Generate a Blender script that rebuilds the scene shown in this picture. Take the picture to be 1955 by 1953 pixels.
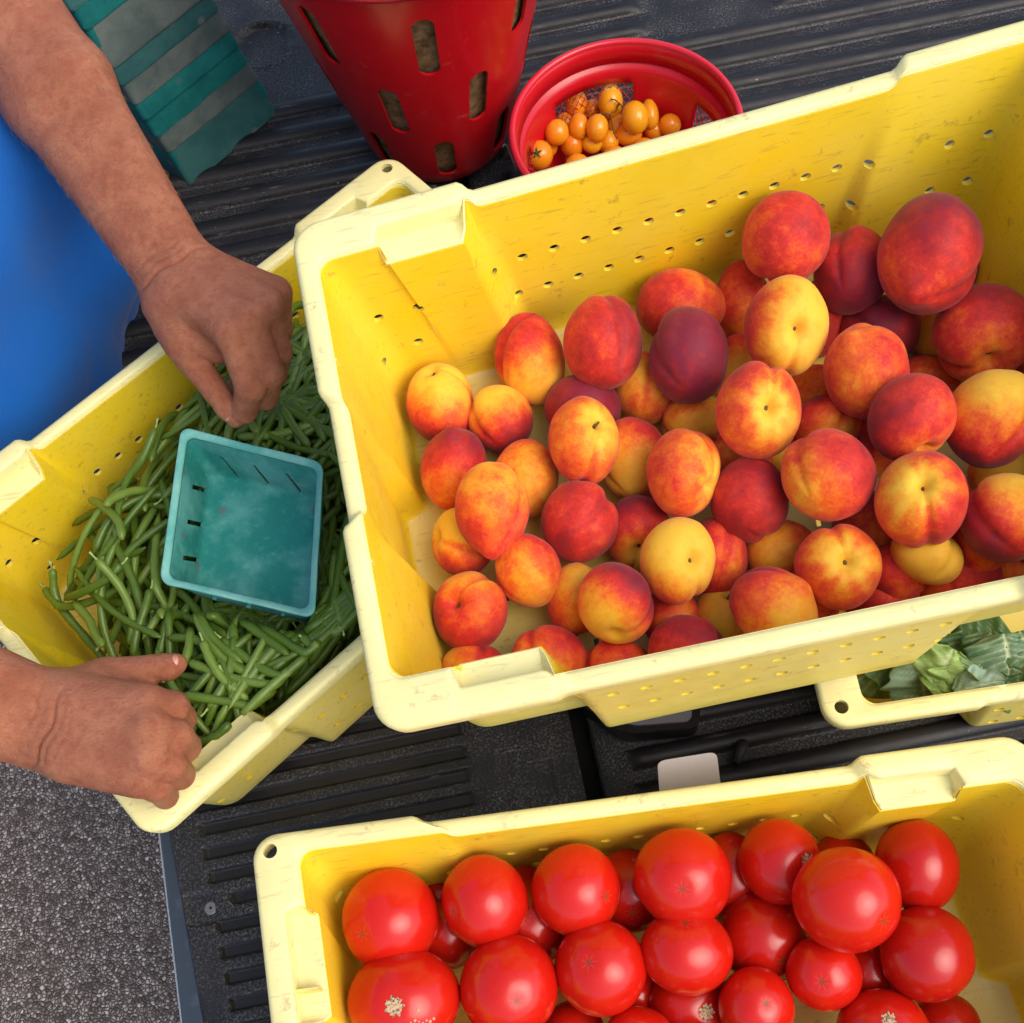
import bpy, bmesh, math, random
import numpy as np
from mathutils import Vector, Matrix, Euler
random.seed(7); RNG = np.random.default_rng(11)
for o in list(bpy.data.objects): bpy.data.objects.remove(o)
sc = bpy.context.scene
C = sc.collection

# ---------------------------------------------------------------- camera
CAM_F, CAM_Z, CAM_R = 2435.3, 1.2002, (.4481, .0759, -.187)     # focal length in photo pixels, height over the bed
cam_d = bpy.data.cameras.new('camera'); cam = bpy.data.objects.new('camera', cam_d); C.objects.link(cam)
cam.location = (0, 0, CAM_Z); cam.rotation_euler = CAM_R
cam_d.sensor_width = 36; cam_d.lens = CAM_F / 1955 * 36; cam_d.clip_start = .02; cam_d.clip_end = 200
sc.camera = cam
# ---------------------------------------------------------------- light
w = bpy.data.worlds.new('World'); sc.world = w; w.use_nodes = True
wn = w.node_tree; bg = wn.nodes['Background']
sky = wn.nodes.new('ShaderNodeTexSky'); sky.sky_type = 'NISHITA'; sky.sun_disc = False
SUN_EL, SUN_AZ = math.radians(52), math.radians(130)      # azimuth measured from +Y clockwise
sky.sun_elevation = SUN_EL; sky.sun_rotation = SUN_AZ; sky.air_density = 1.0; sky.dust_density = 3.0; sky.ozone_density = .6
wn.links.new(sky.outputs[0], bg.inputs[0]); bg.inputs[1].default_value = .15
sd = bpy.data.lights.new('sun', 'SUN'); sun = bpy.data.objects.new('sun', sd); C.objects.link(sun)
sd.energy = 1.05; sd.angle = math.radians(50); sd.color = (1, .95, .88)
sdir = Vector((math.sin(SUN_AZ) * math.cos(SUN_EL), math.cos(SUN_AZ) * math.cos(SUN_EL), math.sin(SUN_EL)))
sun.rotation_euler = sdir.to_track_quat('Z', 'Y').to_euler(); sun.location = (0, 0, 5)
sc.view_settings.view_transform = 'Standard'; sc.view_settings.look = 'None'
sc.view_settings.exposure = 0.66; sc.view_settings.gamma = 1
sc.render.engine = 'CYCLES'

# ---------------------------------------------------------------- photo pixel -> world point
MC = np.array(Euler(CAM_R).to_matrix())
VIEW = 1955 / 1932
def ray(px, py):
    return MC @ np.array([(px - 977.5) / CAM_F, -(py - 976.5) / CAM_F, -1.])
def at(px, py, z):
    d = ray(px, py); return np.array([0, 0, CAM_Z]) + d * (z - CAM_Z) / d[2]
def imdir(x, y, z):                     # direction given as right, down, towards the viewer
    v = MC @ np.array([x, -y, z]); return v / np.linalg.norm(v)
def scale_at(p):                        # pixels per metre at a world point
    return CAM_F / -((np.asarray(p) - [0, 0, CAM_Z]) @ MC)[2]

# ---------------------------------------------------------------- object helpers
def tag(o, label=None, cat=None, group=None, kind=None):
    if label: o['label'] = label
    if cat: o['category'] = cat
    if group: o['group'] = group
    if kind: o['kind'] = kind
    return o
def empty(name, loc, label, cat, group=None):
    o = bpy.data.objects.new(name, None); C.objects.link(o); o.location = loc; o.empty_display_size = .02
    return tag(o, label, cat, group)
def link(name, me, mat=None, parent=None, smooth=True):
    o = bpy.data.objects.new(name, me); C.objects.link(o)
    if mat: me.materials.clear(); me.materials.append(mat)
    if smooth: me.polygons.foreach_set('use_smooth', [True] * len(me.polygons))
    if parent: o.parent = parent; o.matrix_parent_inverse = Matrix.Translation(-Vector(parent.location))
    return o
def mesh(name, V, F):
    me = bpy.data.meshes.new(name); me.from_pydata([tuple(map(float, v)) for v in V], [], [tuple(map(int, f)) for f in F]); me.update(); return me
def obj(name, V, F, mat, parent=None, smooth=True, origin=None):
    V = np.asarray(V, float)
    o = link(name, mesh(name, V - (origin if origin is not None else 0), F), mat, parent, smooth)
    if origin is not None: o.location = tuple(origin)
    return o
def fix_normals(me):
    bm = bmesh.new(); bm.from_mesh(me); bmesh.ops.recalc_face_normals(bm, faces=bm.faces); bm.to_mesh(me); bm.free()
def sharp(o, ang=35):
    me = o.data; me.set_sharp_from_angle(angle=math.radians(ang))
def grid_faces(n, m, closed_m=True):
    F = []
    for i in range(n - 1):
        for j in range(m if closed_m else m - 1):
            F.append((i*m+j, i*m+(j+1) % m, (i+1)*m+(j+1) % m, (i+1)*m+j))
    return F
def tube(path, radii, seg=8, caps=True):
    path = np.asarray(path, float); n = len(path); V = []; T = np.gradient(path, axis=0); T /= np.linalg.norm(T, axis=1)[:, None] + 1e-9
    up = np.array([0, 0, 1.]) if abs(T[0][2]) < .9 else np.array([1., 0, 0])
    for i in range(n):
        a = np.cross(T[i], up); a /= np.linalg.norm(a) + 1e-9; b = np.cross(a, T[i]); up = b
        for k in range(seg):
            t = 2*math.pi*k/seg; V.append(path[i] + radii[i]*(math.cos(t)*a + math.sin(t)*b))
    F = grid_faces(n, seg)
    if caps: F += [tuple(range(seg))[::-1], tuple(range((n-1)*seg, n*seg))]
    return V, F
def merge(parts):
    V, F = [], []
    for v, f in parts:
        k = len(V); V += list(v); F += [tuple(i+k for i in g) for g in f]
    return V, F
def box_vf(lo, hi):
    x0, y0, z0 = lo; x1, y1, z1 = hi
    V = [(x0,y0,z0),(x1,y0,z0),(x1,y1,z0),(x0,y1,z0),(x0,y0,z1),(x1,y0,z1),(x1,y1,z1),(x0,y1,z1)]
    return V, [(0,3,2,1),(4,5,6,7),(0,1,5,4),(1,2,6,5),(2,3,7,6),(3,0,4,7)]
def boolean(o, V, F):
    cut = link('cutter', mesh('cutter', V, F)); fix_normals(cut.data); fix_normals(o.data)
    m = o.modifiers.new('b', 'BOOLEAN'); m.operation = 'DIFFERENCE'; m.object = cut; m.solver = 'EXACT'; m.use_self = True
    cut.matrix_world = o.matrix_world.copy()
    bpy.context.view_layer.update()
    cut.parent = o.parent; cut.matrix_parent_inverse = o.matrix_parent_inverse.copy(); cut.location = o.location
    bpy.context.view_layer.update()
    dg = bpy.context.evaluated_depsgraph_get(); me = bpy.data.meshes.new_from_object(o.evaluated_get(dg))
    o.modifiers.clear(); old = o.data; o.data = me; bpy.data.objects.remove(cut)
    return o
def sm(a, b, x):
    t = np.clip((np.asarray(x, float) - a) / (b - a), 0, 1); return t*t*(3-2*t)
def wob(P, f, seed=0):                   # cheap smooth noise from sines, about -1..1
    r = np.random.default_rng(seed); P = np.asarray(P, float); s = 0
    for k in range(5):
        d = r.normal(size=3); d /= np.linalg.norm(d); s = s + np.sin(P @ d * f * r.uniform(.6, 1.6) + r.uniform(0, 6.3) + 1.3*np.sin(P @ r.normal(size=3) * f*.5))
    return s / 3.2

# ---------------------------------------------------------------- material helper
class M:
    def __init__(s, name, rough=.5, spec=.5, **k):
        s.m = bpy.data.materials.new(name); s.m.use_nodes = True; s.t = s.m.node_tree; s.b = s.t.nodes['Principled BSDF']
        s.b.inputs['Roughness'].default_value = rough; s.b.inputs['Specular IOR Level'].default_value = spec
        for a, v in k.items(): s.b.inputs[a.replace('_', ' ')].default_value = v
    def n(s, t, **k):
        x = s.t.nodes.new('ShaderNode' + t)
        for a, v in k.items(): setattr(x, a, v)
        return x
    def l(s, a, b): s.t.links.new(a, b)
    def co(s, kind='Object'): return s.n('TexCoord').outputs[kind]
    def noise(s, scale, detail=3, rough=.6, vec=None, dist=0):
        x = s.n('TexNoise'); x.inputs['Scale'].default_value = scale; x.inputs['Detail'].default_value = detail
        x.inputs['Roughness'].default_value = rough; x.inputs['Distortion'].default_value = dist
        s.l(vec if vec is not None else s.co(), x.inputs['Vector']); return x.outputs['Fac']
    def vor(s, scale, feature='F1', vec=None, out='Distance'):
        x = s.n('TexVoronoi'); x.feature = feature; x.inputs['Scale'].default_value = scale
        s.l(vec if vec is not None else s.co(), x.inputs['Vector']); return x.outputs[out]
    def ramp(s, fac, stops, interp='LINEAR'):
        x = s.n('ValToRGB'); x.color_ramp.interpolation = interp; e = x.color_ramp.elements
        while len(e) < len(stops): e.new(.5)
        for i, (p, c) in enumerate(stops):
            e[i].position = p; e[i].color = (*c, 1) if not isinstance(c, (int, float)) else (c, c, c, 1)
        s.l(fac, x.inputs[0]); return x.outputs[0]
    def mix(s, fac, a, b, mode='MIX'):
        x = s.n('Mix', data_type='RGBA', blend_type=mode)
        for i, v in ((0, fac), (6, a), (7, b)):
            if isinstance(v, (int, float)): x.inputs[i].default_value = v
            elif isinstance(v, tuple): x.inputs[i].default_value = (*v, 1)
            else: s.l(v, x.inputs[i])
        return x.outputs[2]
    def math(s, op, a, b=0.0, c=None):
        x = s.n('Math', operation=op)
        for i, v in enumerate((a, b) + ((c,) if c is not None else ())):
            if isinstance(v, (int, float)): x.inputs[i].default_value = v
            else: s.l(v, x.inputs[i])
        return x.outputs[0]
    def attr(s, name, kind='GEOMETRY', out='Fac'):
        x = s.n('Attribute'); x.attribute_type = kind; x.attribute_name = name; return x.outputs[out]
    def col(s, c):
        if isinstance(c, tuple): s.b.inputs['Base Color'].default_value = (*c, 1)
        else: s.l(c, s.b.inputs['Base Color'])
        return s
    def bump(s, h, strength=.3, dist=.001):
        x = s.n('Bump'); x.inputs['Strength'].default_value = strength; x.inputs['Distance'].default_value = dist
        s.l(h, x.inputs['Height']); s.l(x.outputs[0], s.b.inputs['Normal']); return s
    def rough(s, r): s.l(r, s.b.inputs['Roughness']); return s

def yellow_plastic(name, c, worn, dirt, seed):
    m = M(name, .42, .5)
    v = m.n('Mapping'); v.inputs['Location'].default_value = (seed, seed*2, seed*.7); m.l(m.co(), v.inputs[0]); v = v.outputs[0]
    base = m.mix(m.ramp(m.noise(9, 3, .6, v), [(.35, 0), (.7, 1)]), c, worn)
    scr = m.n('Mapping'); scr.inputs['Scale'].default_value = (30, 260, 260); m.l(v, scr.inputs[0])
    base = m.mix(m.ramp(m.noise(1, 3, .6, scr.outputs[0]), [(.58, 0), (.70, .34)]), base, dirt)
    base = m.mix(m.ramp(m.noise(3.2, 5, .7, v), [(.55, 0), (.78, .28)]), base, dirt)
    spots = m.ramp(m.noise(55, 4, .75, v), [(.61, 0), (.70, .55)])
    m.col(m.mix(spots, base, dirt))
    m.rough(m.ramp(m.noise(40, 3, .6, v), [(.3, .34), (.7, .55)]))
    return m.bump(m.noise(220, 3, .6, v), .12, .0006).m
MAT_IN = yellow_plastic('yellow plastic', (.87, .625, .012), (.85, .63, .05), (.36, .22, .05), 0)
MAT_RIM = yellow_plastic('faded yellow plastic', (.85, .775, .345), (.80, .69, .28), (.42, .28, .14), 3)
MAT_PALE = yellow_plastic('pale yellow plastic', (.80, .64, .12), (.80, .68, .2), (.4, .27, .1), 5)

# ================================================================ asphalt and truck
m = M('asphalt', .9, .3)
v1 = m.vor(185, out='Color'); bwn = m.n('RGBToBW'); m.l(v1, bwn.inputs[0])
stones = m.ramp(bwn.outputs[0], [(.2, (.16, .115, .09)), (.5, (.36, .275, .225)), (.75, (.56, .45, .38)), (1, (.8, .70, .62))])
edge = m.ramp(m.vor(185, 'DISTANCE_TO_EDGE'), [(.02, 1), (.14, 0)])
m.col(m.mix(edge, stones, (.085, .068, .06))); m.bump(m.ramp(m.vor(185, 'DISTANCE_TO_EDGE'), [(0, 0), (.3, 1)]), .9, .004)
MAT_ASPHALT = m.m
g = obj('asphalt_ground', [(-30,-30,-.8),(30,-30,-.8),(30,30,-.8),(-30,30,-.8)], [(0,1,2,3)], MAT_ASPHALT, smooth=False)
tag(g, 'coarse grey brown asphalt with pale stone chips', 'ground', kind='structure')

m = M('bed liner', .42, .36)
geo = m.n('NewGeometry'); sepn = m.n('SeparateXYZ'); m.l(geo.outputs['Position'], sepn.inputs[0])
base = m.mix(m.ramp(m.noise(6, 4, .6), [(.35, 0), (.7, 1)]), (.009, .008, .009), (.020, .018, .019))
low = m.ramp(m.attr('grit'), [(.2, 0), (.8, 1)])
grit = m.ramp(m.noise(420, 4, .8), [(.50, 0), (.62, 1)])
dust = m.math('MULTIPLY', m.math('MULTIPLY', grit, low), m.ramp(m.noise(14, 3), [(.35, .05), (.65, .6)]))
base = m.mix(dust, base, (.27, .26, .25))
wearn = m.n('Mapping'); wearn.inputs['Scale'].default_value = (6, 60, 60); m.l(m.co(), wearn.inputs[0])
wear = m.math('MULTIPLY', m.ramp(m.noise(2.2, 5, .75, wearn.outputs[0]), [(.62, 0), (.7, .6)]), m.attr('edge'))
base = m.mix(wear, base, (.30, .30, .31))
specks = m.ramp(m.noise(230, 2, .5), [(.74, 0), (.78, .8)])
m.col(m.mix(specks, base, (.4, .37, .33)))
m.rough(m.ramp(m.noise(30, 3), [(.3, .30), (.7, .55)])); m.bump(m.noise(700, 3, .7), .35, .0012)
MAT_LINER = m.m
m = M('tailgate paint', .3, .5); m.col(m.mix(m.ramp(m.noise(25, 4, .7), [(.55, 0), (.75, .6)]), (.045, .058, .075), (.12, .14, .17))); MAT_METAL = m.m
m = M('worn edge', .5, .5); m.col((.30, .34, .38)); MAT_EDGE = m.m
m = M('black gap', .8, .2); m.col((.006, .006, .006)); MAT_BLACK = m.m
m = M('bolt metal', .4, .5, Metallic=.6); m.col(m.mix(m.noise(300, 3), (.20, .19, .16), (.34, .32, .28))); MAT_BOLT = m.m

truck = empty('pickup_truck', (0, 0, -.8), 'dark pickup truck bed and lowered tailgate with ribbed black liner under all the crates', 'truck')
def heightsheet(name, xs, ys, hf, parent, mat):
    X, Y = np.meshgrid(xs, ys, indexing='ij'); Z, G, E = hf(X, Y)
    V = np.stack([X.ravel(), Y.ravel(), Z.ravel()], 1); n, k = len(xs), len(ys)
    F = grid_faces(n, k, False); o = obj(name, V, [f[::-1] for f in F], mat, parent); fix_normals(o.data)
    if o.data.polygons[0].normal.z < 0: o.data.flip_normals()
    for nm, a in (('grit', G), ('edge', E)):
        at_ = o.data.attributes.new(nm, 'FLOAT', 'POINT'); at_.data.foreach_set('value', a.ravel().astype(np.float32))
    return o
def edge_x(y): return -.3665 + (y - .1527) * (-.0525)        # the rear edge of the tailgate runs a hair off square
def frac(y, y0, p): return np.abs(((y - y0) / p + .5) % 1 - .5) * 2    # 0 on the line, 1 half way
def tailgate_h(X, Y):
    Xe = X - (edge_x(Y) + .3665)                              # follow the slanted rear edge
    near = 1 - sm(.70, .74, Y)
    # narrow sunk panels, near half
    d = frac(Y, .2981, .0231)
    slot = (1 - sm(.44, .60, d)) * sm(-.3225, -.3165, Xe) * (1 - sm(-.078, -.070, X)) * near
    slot *= np.where(np.abs(Y - .2981 + 2*.0231) < .0115, sm(-.306, -.299, Xe), 1)
    # broad rounded ribs, far half, ending at a flat land with round recesses
    far = sm(.74, .78, Y) * (1 - sm(0, .006, Y - (1.215 + (X+.19)*.5*0)))
    dd = frac(Y, 1.115, .0408)
    rib = np.sqrt(np.clip(1 - (dd / .62)**2, 0, 1)) * far * sm(-.345, -.33, Xe)
    Z = -.0045 * slot + .0085 * rib * 1.15
    cup = 0
    for cx, cy, r in ((-.175, 1.318, .038), (-.365, 1.262, .040), (-.175, 1.46, .038)):
        q = np.hypot(X - cx, Y - cy); cup = cup + (1 - sm(r-.003, r+.001, q)) * .007 - .0022*np.exp(-((q-r-.003)/.0018)**2)
    Z = Z - cup - .010 * sm(.0, .022, X) * 0
    # sunk bolt land and hinge-side mouldings
    pad = sm(-.345, -.343, Xe) * (1 - sm(-.321, -.318, Xe)) * sm(.232, .235, Y) * (1 - sm(.262, .265, Y))
    Z = Z - .0025 * pad
    mould = sm(-.046, -.044, X) * (1 - sm(.004, .006, X)) * (1 - sm(.318, .3205, Y - np.where(X > -.02, .0, .018))) * sm(.10, .102, Y)
    Z = Z - .003 * mould
    Z = Z - .004 * sm(.009, .0115, X)
    Z = Z - .012 * (1 - sm(-.352, -.345, Xe))
    grit = np.clip(1 - slot - rib, 0, 1); ed = np.clip(np.abs(np.gradient(Z, axis=1)) * 1500, 0, 1)
    return Z, grit, np.clip(ed + np.clip(rib, 0, .4), 0, 1)
xs = np.concatenate([np.linspace(-.357, -.29, 46), np.linspace(-.285, -.09, 26), np.linspace(-.085, .031, 60)])
ys = np.arange(-.45, 1.75, .0014)
tg = heightsheet('tailgate_liner', xs, ys, tailgate_h, truck, MAT_LINER)
tg.data.transform(Matrix.Identity(4))
co = np.empty(len(tg.data.vertices)*3); tg.data.vertices.foreach_get('co', co); co = co.reshape(-1, 3)
k = co[:, 0] < -.34
co[:, 0] += np.where(co[:, 0] < -.28, (edge_x(co[:, 1]) + .3665), 0) * np.clip((-.28 - co[:, 0]) / .06, 0, 1) * 1.0
tg.data.vertices.foreach_set('co', co.ravel())
def bed_h(X, Y):
    near = 1 - sm(.78, .82, Y)
    d = frac(Y, .302, .0335); dd = frac(Y, 1.137, .0390)
    r1 = np.sqrt(np.clip(1 - (d / .6)**2, 0, 1)) * near * sm(.075, .085, X)
    gap = sm(.30, .315, X) * (1 - sm(.47, .49, X)) * sm(1.19, 1.195, Y)
    r2 = np.sqrt(np.clip(1 - (dd / .60)**2, 0, 1)) * (1 - near) * sm(.085, .1, X) * (1 - gap)
    Z = .0085 * r1 + .0095 * r2 - .012 * (1 - sm(.047, .05, X)) + 0*X
    G = np.clip(1 - (r1 + r2) * 1.6, 0, 1)
    return Z, G, np.clip(np.abs(np.gradient(Z, axis=1)) * 500, 0, .6)
heightsheet('bed_liner', np.concatenate([np.linspace(.047, .11, 14), np.linspace(.12, .6, 40), np.linspace(.65, 1.9, 12)]), ys, bed_h, truck, MAT_LINER)
V, F = box_vf((.025, -.45, -.09), (.055, 1.75, -.022)); obj('hinge_gap', V, F, MAT_BLACK, truck, False)
def strip(name, x0, x1, z0, z1, mat):
    V = []
    for y in (-.45, 1.75):
        e = edge_x(y) + .3665
        V += [(x0+e, y, z0), (x1+e, y, z0), (x1+e, y, z1), (x0+e, y, z1)]
    o = obj(name, V, [(0,1,2,3),(7,6,5,4),(0,4,5,1),(1,5,6,2),(2,6,7,3),(3,7,4,0)], mat, truck, False)
    b = o.modifiers.new('bev', 'BEVEL'); b.width = .0022; b.segments = 2; return o
strip('tailgate_frame', -.3672, -.3430, -.05, -.006, MAT_METAL)
strip('tailgate_trim', -.3412, -.3385, -.03, -.0055, MAT_EDGE)
strip('tailgate_lip', -.3692, -.3674, -.05, -.008, MAT_EDGE)
c = at(402, 1733, 0)
V, F = tube([(c[0], c[1], -.006), (c[0], c[1], -.0012), (c[0], c[1], -.0004)], [.0060, .0060, .0050], 28); F = list(F)
bl = obj('bolt', V, F, MAT_BOLT, tg, True); sharp(bl)
V, F = tube([(c[0], c[1], -.0008), (c[0], c[1], -.0002)], [.0012, .0012], 10)
b2 = obj('bolt_socket', V, F, MAT_BLACK, tg, False)
V, F = box_vf((.06, -.45, -.8+.3), (1.9, 1.75, -.03)); obj('bed_body', V, F, MAT_METAL, truck, False)
V, F = box_vf((-.36, -.45, -.055), (.02, 1.75, -.0335)); obj('tailgate_panel', V, F, MAT_METAL, truck, False)

# ================================================================ crates
def bil(Q, u, v):
    a, b, c, d = Q; return a*(1-u)*(1-v) + b*u*(1-v) + c*u*v + d*(1-u)*v
class Crate:
    def __init__(s, Q, H, pockets, holes):
        s.Q = [np.asarray(q, float) for q in Q]; s.H = H; s.pk = pockets; s.holes = holes
        n = np.cross(s.Q[1]-s.Q[0], s.Q[3]-s.Q[0]); s.n = n / np.linalg.norm(n)
        s.L = [.6, .4, .6, .4]
    def P(s, x, y, z):                   # local metres (x along .6, y along .4, z up from the base) -> world
        x = np.asarray(x)[..., None]; y = np.asarray(y)[..., None]; z = np.asarray(z)[..., None]
        a, b, c, d = s.Q; u, v = x/.6, y/.4
        return a*(1-u)*(1-v) + b*u*(1-v) + c*u*v + d*(1-u)*v + s.n*(z - s.H)
    def prof(s, side, a):
        Ls = s.L[side]; cs = .118 if Ls == .6 else .143
        e = np.minimum(a, Ls - a); st = a < Ls/2
        mid = sm(cs-.005, cs+.006, e)
        has = np.where(st, (side, 0) in s.pk, (side, 1) in s.pk).astype(float)
        p = has * sm(.036, .040, e) * (1 - sm(cs-.011, cs-.006, e))
        wide = has * (1 - sm(.036, .040, e))
        o = .0045*mid; zd = .009*mid
        wi = .0150 + .019*wide + .005*p + .0025*mid
        sh = wi + .020*p; pd = .003 + .017*p
        b = .045 - .020*sm(cs-.010, cs+.010, e)
        return dict(o=o, zd=zd, w=wi, sh=sh, pd=pd, b=b)
    def ring(s, fin, fz, r):             # fin(prof)->inset, fz(prof)->z
        pts = []
        for side in range(4):
            Ls = s.L[side]; N = 150 if Ls == .6 else 100
            t = np.linspace(0, 1, N); a = t*Ls; pr = s.prof(side, a); ins = fin(pr) + 0*t; z = fz(pr) + 0*t
            pp = s.prof((side-1) % 4, np.array([s.L[(side-1) % 4]])); pn = s.prof((side+1) % 4, np.array([0.]))
            dl = float(np.ravel(fin(pp) + 0*np.array([0.]))[0]); dr = float(np.ravel(fin(pn) + 0*np.array([0.]))[0])
            al = dl + r + t*(Ls - dl - dr - 2*r)
            # arc into the next side
            ph = np.linspace(0, math.pi/2, 8)[1:-1]
            ax = Ls - dr - r + r*np.sin(ph); ay = ins[-1] + r - r*np.cos(ph); az = np.full(len(ph), z[-1])
            al = np.concatenate([al, ax]); ins = np.concatenate([ins, ay]); z = np.concatenate([z, az])
            X, Y = {0: (al, ins), 1: (.6-ins, al), 2: (.6-al, .4-ins), 3: (ins, .4-al)}[side]
            pts.append(np.stack([X, Y, z], 1))
        q = np.concatenate(pts); return s.P(q[:, 0], q[:, 1], q[:, 2])
    def build(s, label, mats=(MAT_RIM, MAT_IN), outer=MAT_PALE):
        H = s.H; base = s.P(.3, .2, 0.)
        root = empty('yellow_crate', tuple(base), label, 'crate', 'yellow plastic harvest crates')
        T = .0035
        R = [s.ring(lambda p: p['o']+.002, lambda p: H-p['zd']-.019, .020), s.ring(lambda p: p['o'], lambda p: H-p['zd']-.004, .021),
             s.ring(lambda p: p['o']+.0012, lambda p: H-p['zd']-.0012, .021),
             s.ring(lambda p: p['o']+.004, lambda p: H-p['zd'], .020), s.ring(lambda p: p['w']-.003, lambda p: H-p['zd'], .012),
             s.ring(lambda p: p['w']-.0008, lambda p: H-p['zd']-.001, .011),
             s.ring(lambda p: p['w'], lambda p: H-p['zd']-.003, .011), s.ring(lambda p: p['w']+.0006, lambda p: H-p['zd']-p['pd'], .011),
             s.ring(lambda p: p['sh']-.001+.0008, lambda p: H-p['zd']-p['pd']-.0008, .012), s.ring(lambda p: p['sh']+.001, lambda p: H-p['zd']-p['pd']-.0025, .012),
             s.ring(lambda p: p['sh'], lambda p: H-p['zd']-p['pd']-.0055, .012),
             s.ring(lambda p: p['w']-.003, lambda p: H-p['zd']-p['pd']-.0055, .012),
             s.ring(lambda p: p['w']-.004, lambda p: H-p['zd']-.0050, .014), s.ring(lambda p: p['o']+.005, lambda p: H-p['zd']-.0050, .016),
             s.ring(lambda p: p['o']+.005, lambda p: H-p['zd']-.019, .016)]
        m_ = len(R[0]); V = np.concatenate(R); F = grid_faces(len(R), m_)
        F += [((len(R)-1)*m_+j, (len(R)-1)*m_+(j+1) % m_, (j+1) % m_, j) for j in range(m_)]
        rim = obj('rim', V, F, mats[0], root); fix_normals(rim.data)
        if s.holes:
            parts = []
            for (hx, hy) in s.holes:
                parts.append(tube([s.P(hx, hy, H-.03), s.P(hx, hy, H+.02)], [.0058]*2, 20))
            boolean(rim, *merge(parts))
        sharp(rim, 50)
        # basin: inner skin down, floor, outer skin up
        def wall(fr, off):
            return s.ring(lambda p, fr=fr: (p['sh']+.0012)*(1-fr) + p['b']*fr + off, lambda p, fr=fr: (H-p['zd']-p['pd']-.0040)*(1-fr) + .008*fr, .014 + .012*fr)
        R = [wall(f, 0) for f in np.linspace(0, 1, 13)]
        R.append(s.ring(lambda p: p['b']+.003, lambda p: .0045+0*p['b'], .024)); R.append(s.ring(lambda p: p['b']+.008, lambda p: .003+0*p['b'], .022))
        n1 = len(R)
        Ro = [wall(f, -T) for f in np.linspace(0, 1, 13)]; Ro.append(s.ring(lambda p: p['b']-.001, lambda p: 0*p['b'], .024))
        V = np.concatenate(R + Ro[::-1][:1] + Ro[::-1][1:]); tot = len(R) + len(Ro)
        F = grid_faces(n1, m_)
        F += [tuple((i*m_+j) for j in range(m_)) for i in (n1-1, n1)]          # inner floor and underside
        for i in range(n1, tot-1):
            F += [(i*m_+j, i*m_+(j+1) % m_, (i+1)*m_+(j+1) % m_, (i+1)*m_+j) for j in range(m_)]
        F += [((tot-1)*m_+j, (tot-1)*m_+(j+1) % m_, (j+1) % m_, j) for j in range(m_)]
        bas = obj('basin', V, F, mats[1], root); fix_normals(bas.data)
        parts = []
        for side in (0, 2):
            cols = [.045, .078] + [.145 + .0262*k for k in range(13)] + [.522, .555]
            for ci, a in enumerate(cols):
                for row, zz in enumerate((H-.094, H-.143)):
                    aa = a + (.008 if row else 0)
                    pr = s.prof(side, np.array([aa])); fr = 1 - zz/H
                    ins = float(((pr['sh'])*(1-fr) + pr['b']*fr)[0]); y = ins if side == 0 else .4 - ins
                    x = aa if side == 0 else .6 - aa
                    parts.append(tube([s.P(x, y-.012, zz), s.P(x, y+.012, zz)], [.0047]*2, 14))
        for fx in np.arange(.10, .53, .07):
            for fy in np.arange(.09, .33, .055):
                b = box_vf((fx-.0022, fy-.004, -.01), (fx+.0022, fy+.004, .02)); parts.append(([s.P(*q) for q in b[0]], b[1]))
        boolean(bas, *merge(parts)); sharp(bas, 50)
        # outer faces take the paler, sun-bleached plastic
        bas.data.materials.append(outer); zf = s.P(.3, .2, .012)
        for p in bas.data.polygons:
            c_ = np.array(p.center) + np.array(bas.location); 
            q = np.array(p.normal); inw = s.P(.3, .2, s.H*.5) - c_
            if (q @ inw) < 0 and abs(q @ s.n) < .75: p.material_index = 1
            if q @ s.n > .9 and (c_ - zf) @ s.n < 0: p.material_index = 1
        # brackets under the rim
        parts = []
        for side, a in ((0, .17), (0, .43), (2, .17), (2, .43), (3, .12), (3, .28), (1, .12), (1, .28)):
            pr = s.prof(side, np.array([a])); o_ = float(pr['o'][0]) + .0055; z1 = H - float(pr['zd'][0]) - .0060
            ii = float((pr['sh']*.8 + pr['b']*.2)[0]) - T - .0003; tri = [(o_, z1), (ii, z1), (ii + .001, z1 - .040)]
            Vt = []
            for dx in (-.0012, .0012):
                for ins, z in tri:
                    X, Y = {0: (a+dx, ins), 1: (.6-ins, a+dx), 2: (.6-a-dx, .4-ins), 3: (ins, .4-a-dx)}[side]
                    Vt.append(s.P(X, Y, z))
            obj('bracket', Vt, [(0,1,2),(5,4,3),(0,3,4,1),(1,4,5,2),(2,5,3,0)], outer, root, False)
        return root
def quad_from(bl, br_dir, up_dir, L=.6, W=.4):
    u = br_dir/np.linalg.norm(br_dir)*L; v = up_dir/np.linalg.norm(up_dir)*W
    return [bl, bl+u, bl+u+v, bl+v]
ZR = .195; HC = .183
Cb, Bb, Ab = at(285, 1608, ZR), at(-190, 1003, ZR), at(742, 288, ZR)
crate_bean = Crate([Cb, Cb+Ab-Bb, Ab, Bb], HC, {(0,0),(2,0),(2,1)}, [(.6-.016, .4-.016)])
TLt, TRt = at(476, 1597, ZR), at(1960, 1398, ZR); dn = at(511, 1916, ZR) - TLt; dn = dn/np.linalg.norm(dn)*.4
crate_tom = Crate([TLt+dn, TRt+dn, TRt, TLt], HC, {(2,0),(3,0)}, [(.0145, .4-.0135)])
gb = at(1580, 1392, .175); gd = at(1955, 1336, .175) - gb; gu = np.array([-gd[1], gd[0], 0])
crate_green = Crate(quad_from(gb, gd, gu), .162, {(3,1),(0,1)}, [(.0155, .0165)])
PT = np.array([.185, .47, .414]); tx, ty = .045, -.02
PN = np.array((Matrix.Rotation(ty, 3, 'Y') @ Matrix.Rotation(tx, 3, 'X')) @ Vector((0, 0, 1)))
def atp(px, py):
    d = ray(px, py); o = np.array([0, 0, CAM_Z]); return o + d*(PN @ (PT - o))/(PN @ d)
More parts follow.
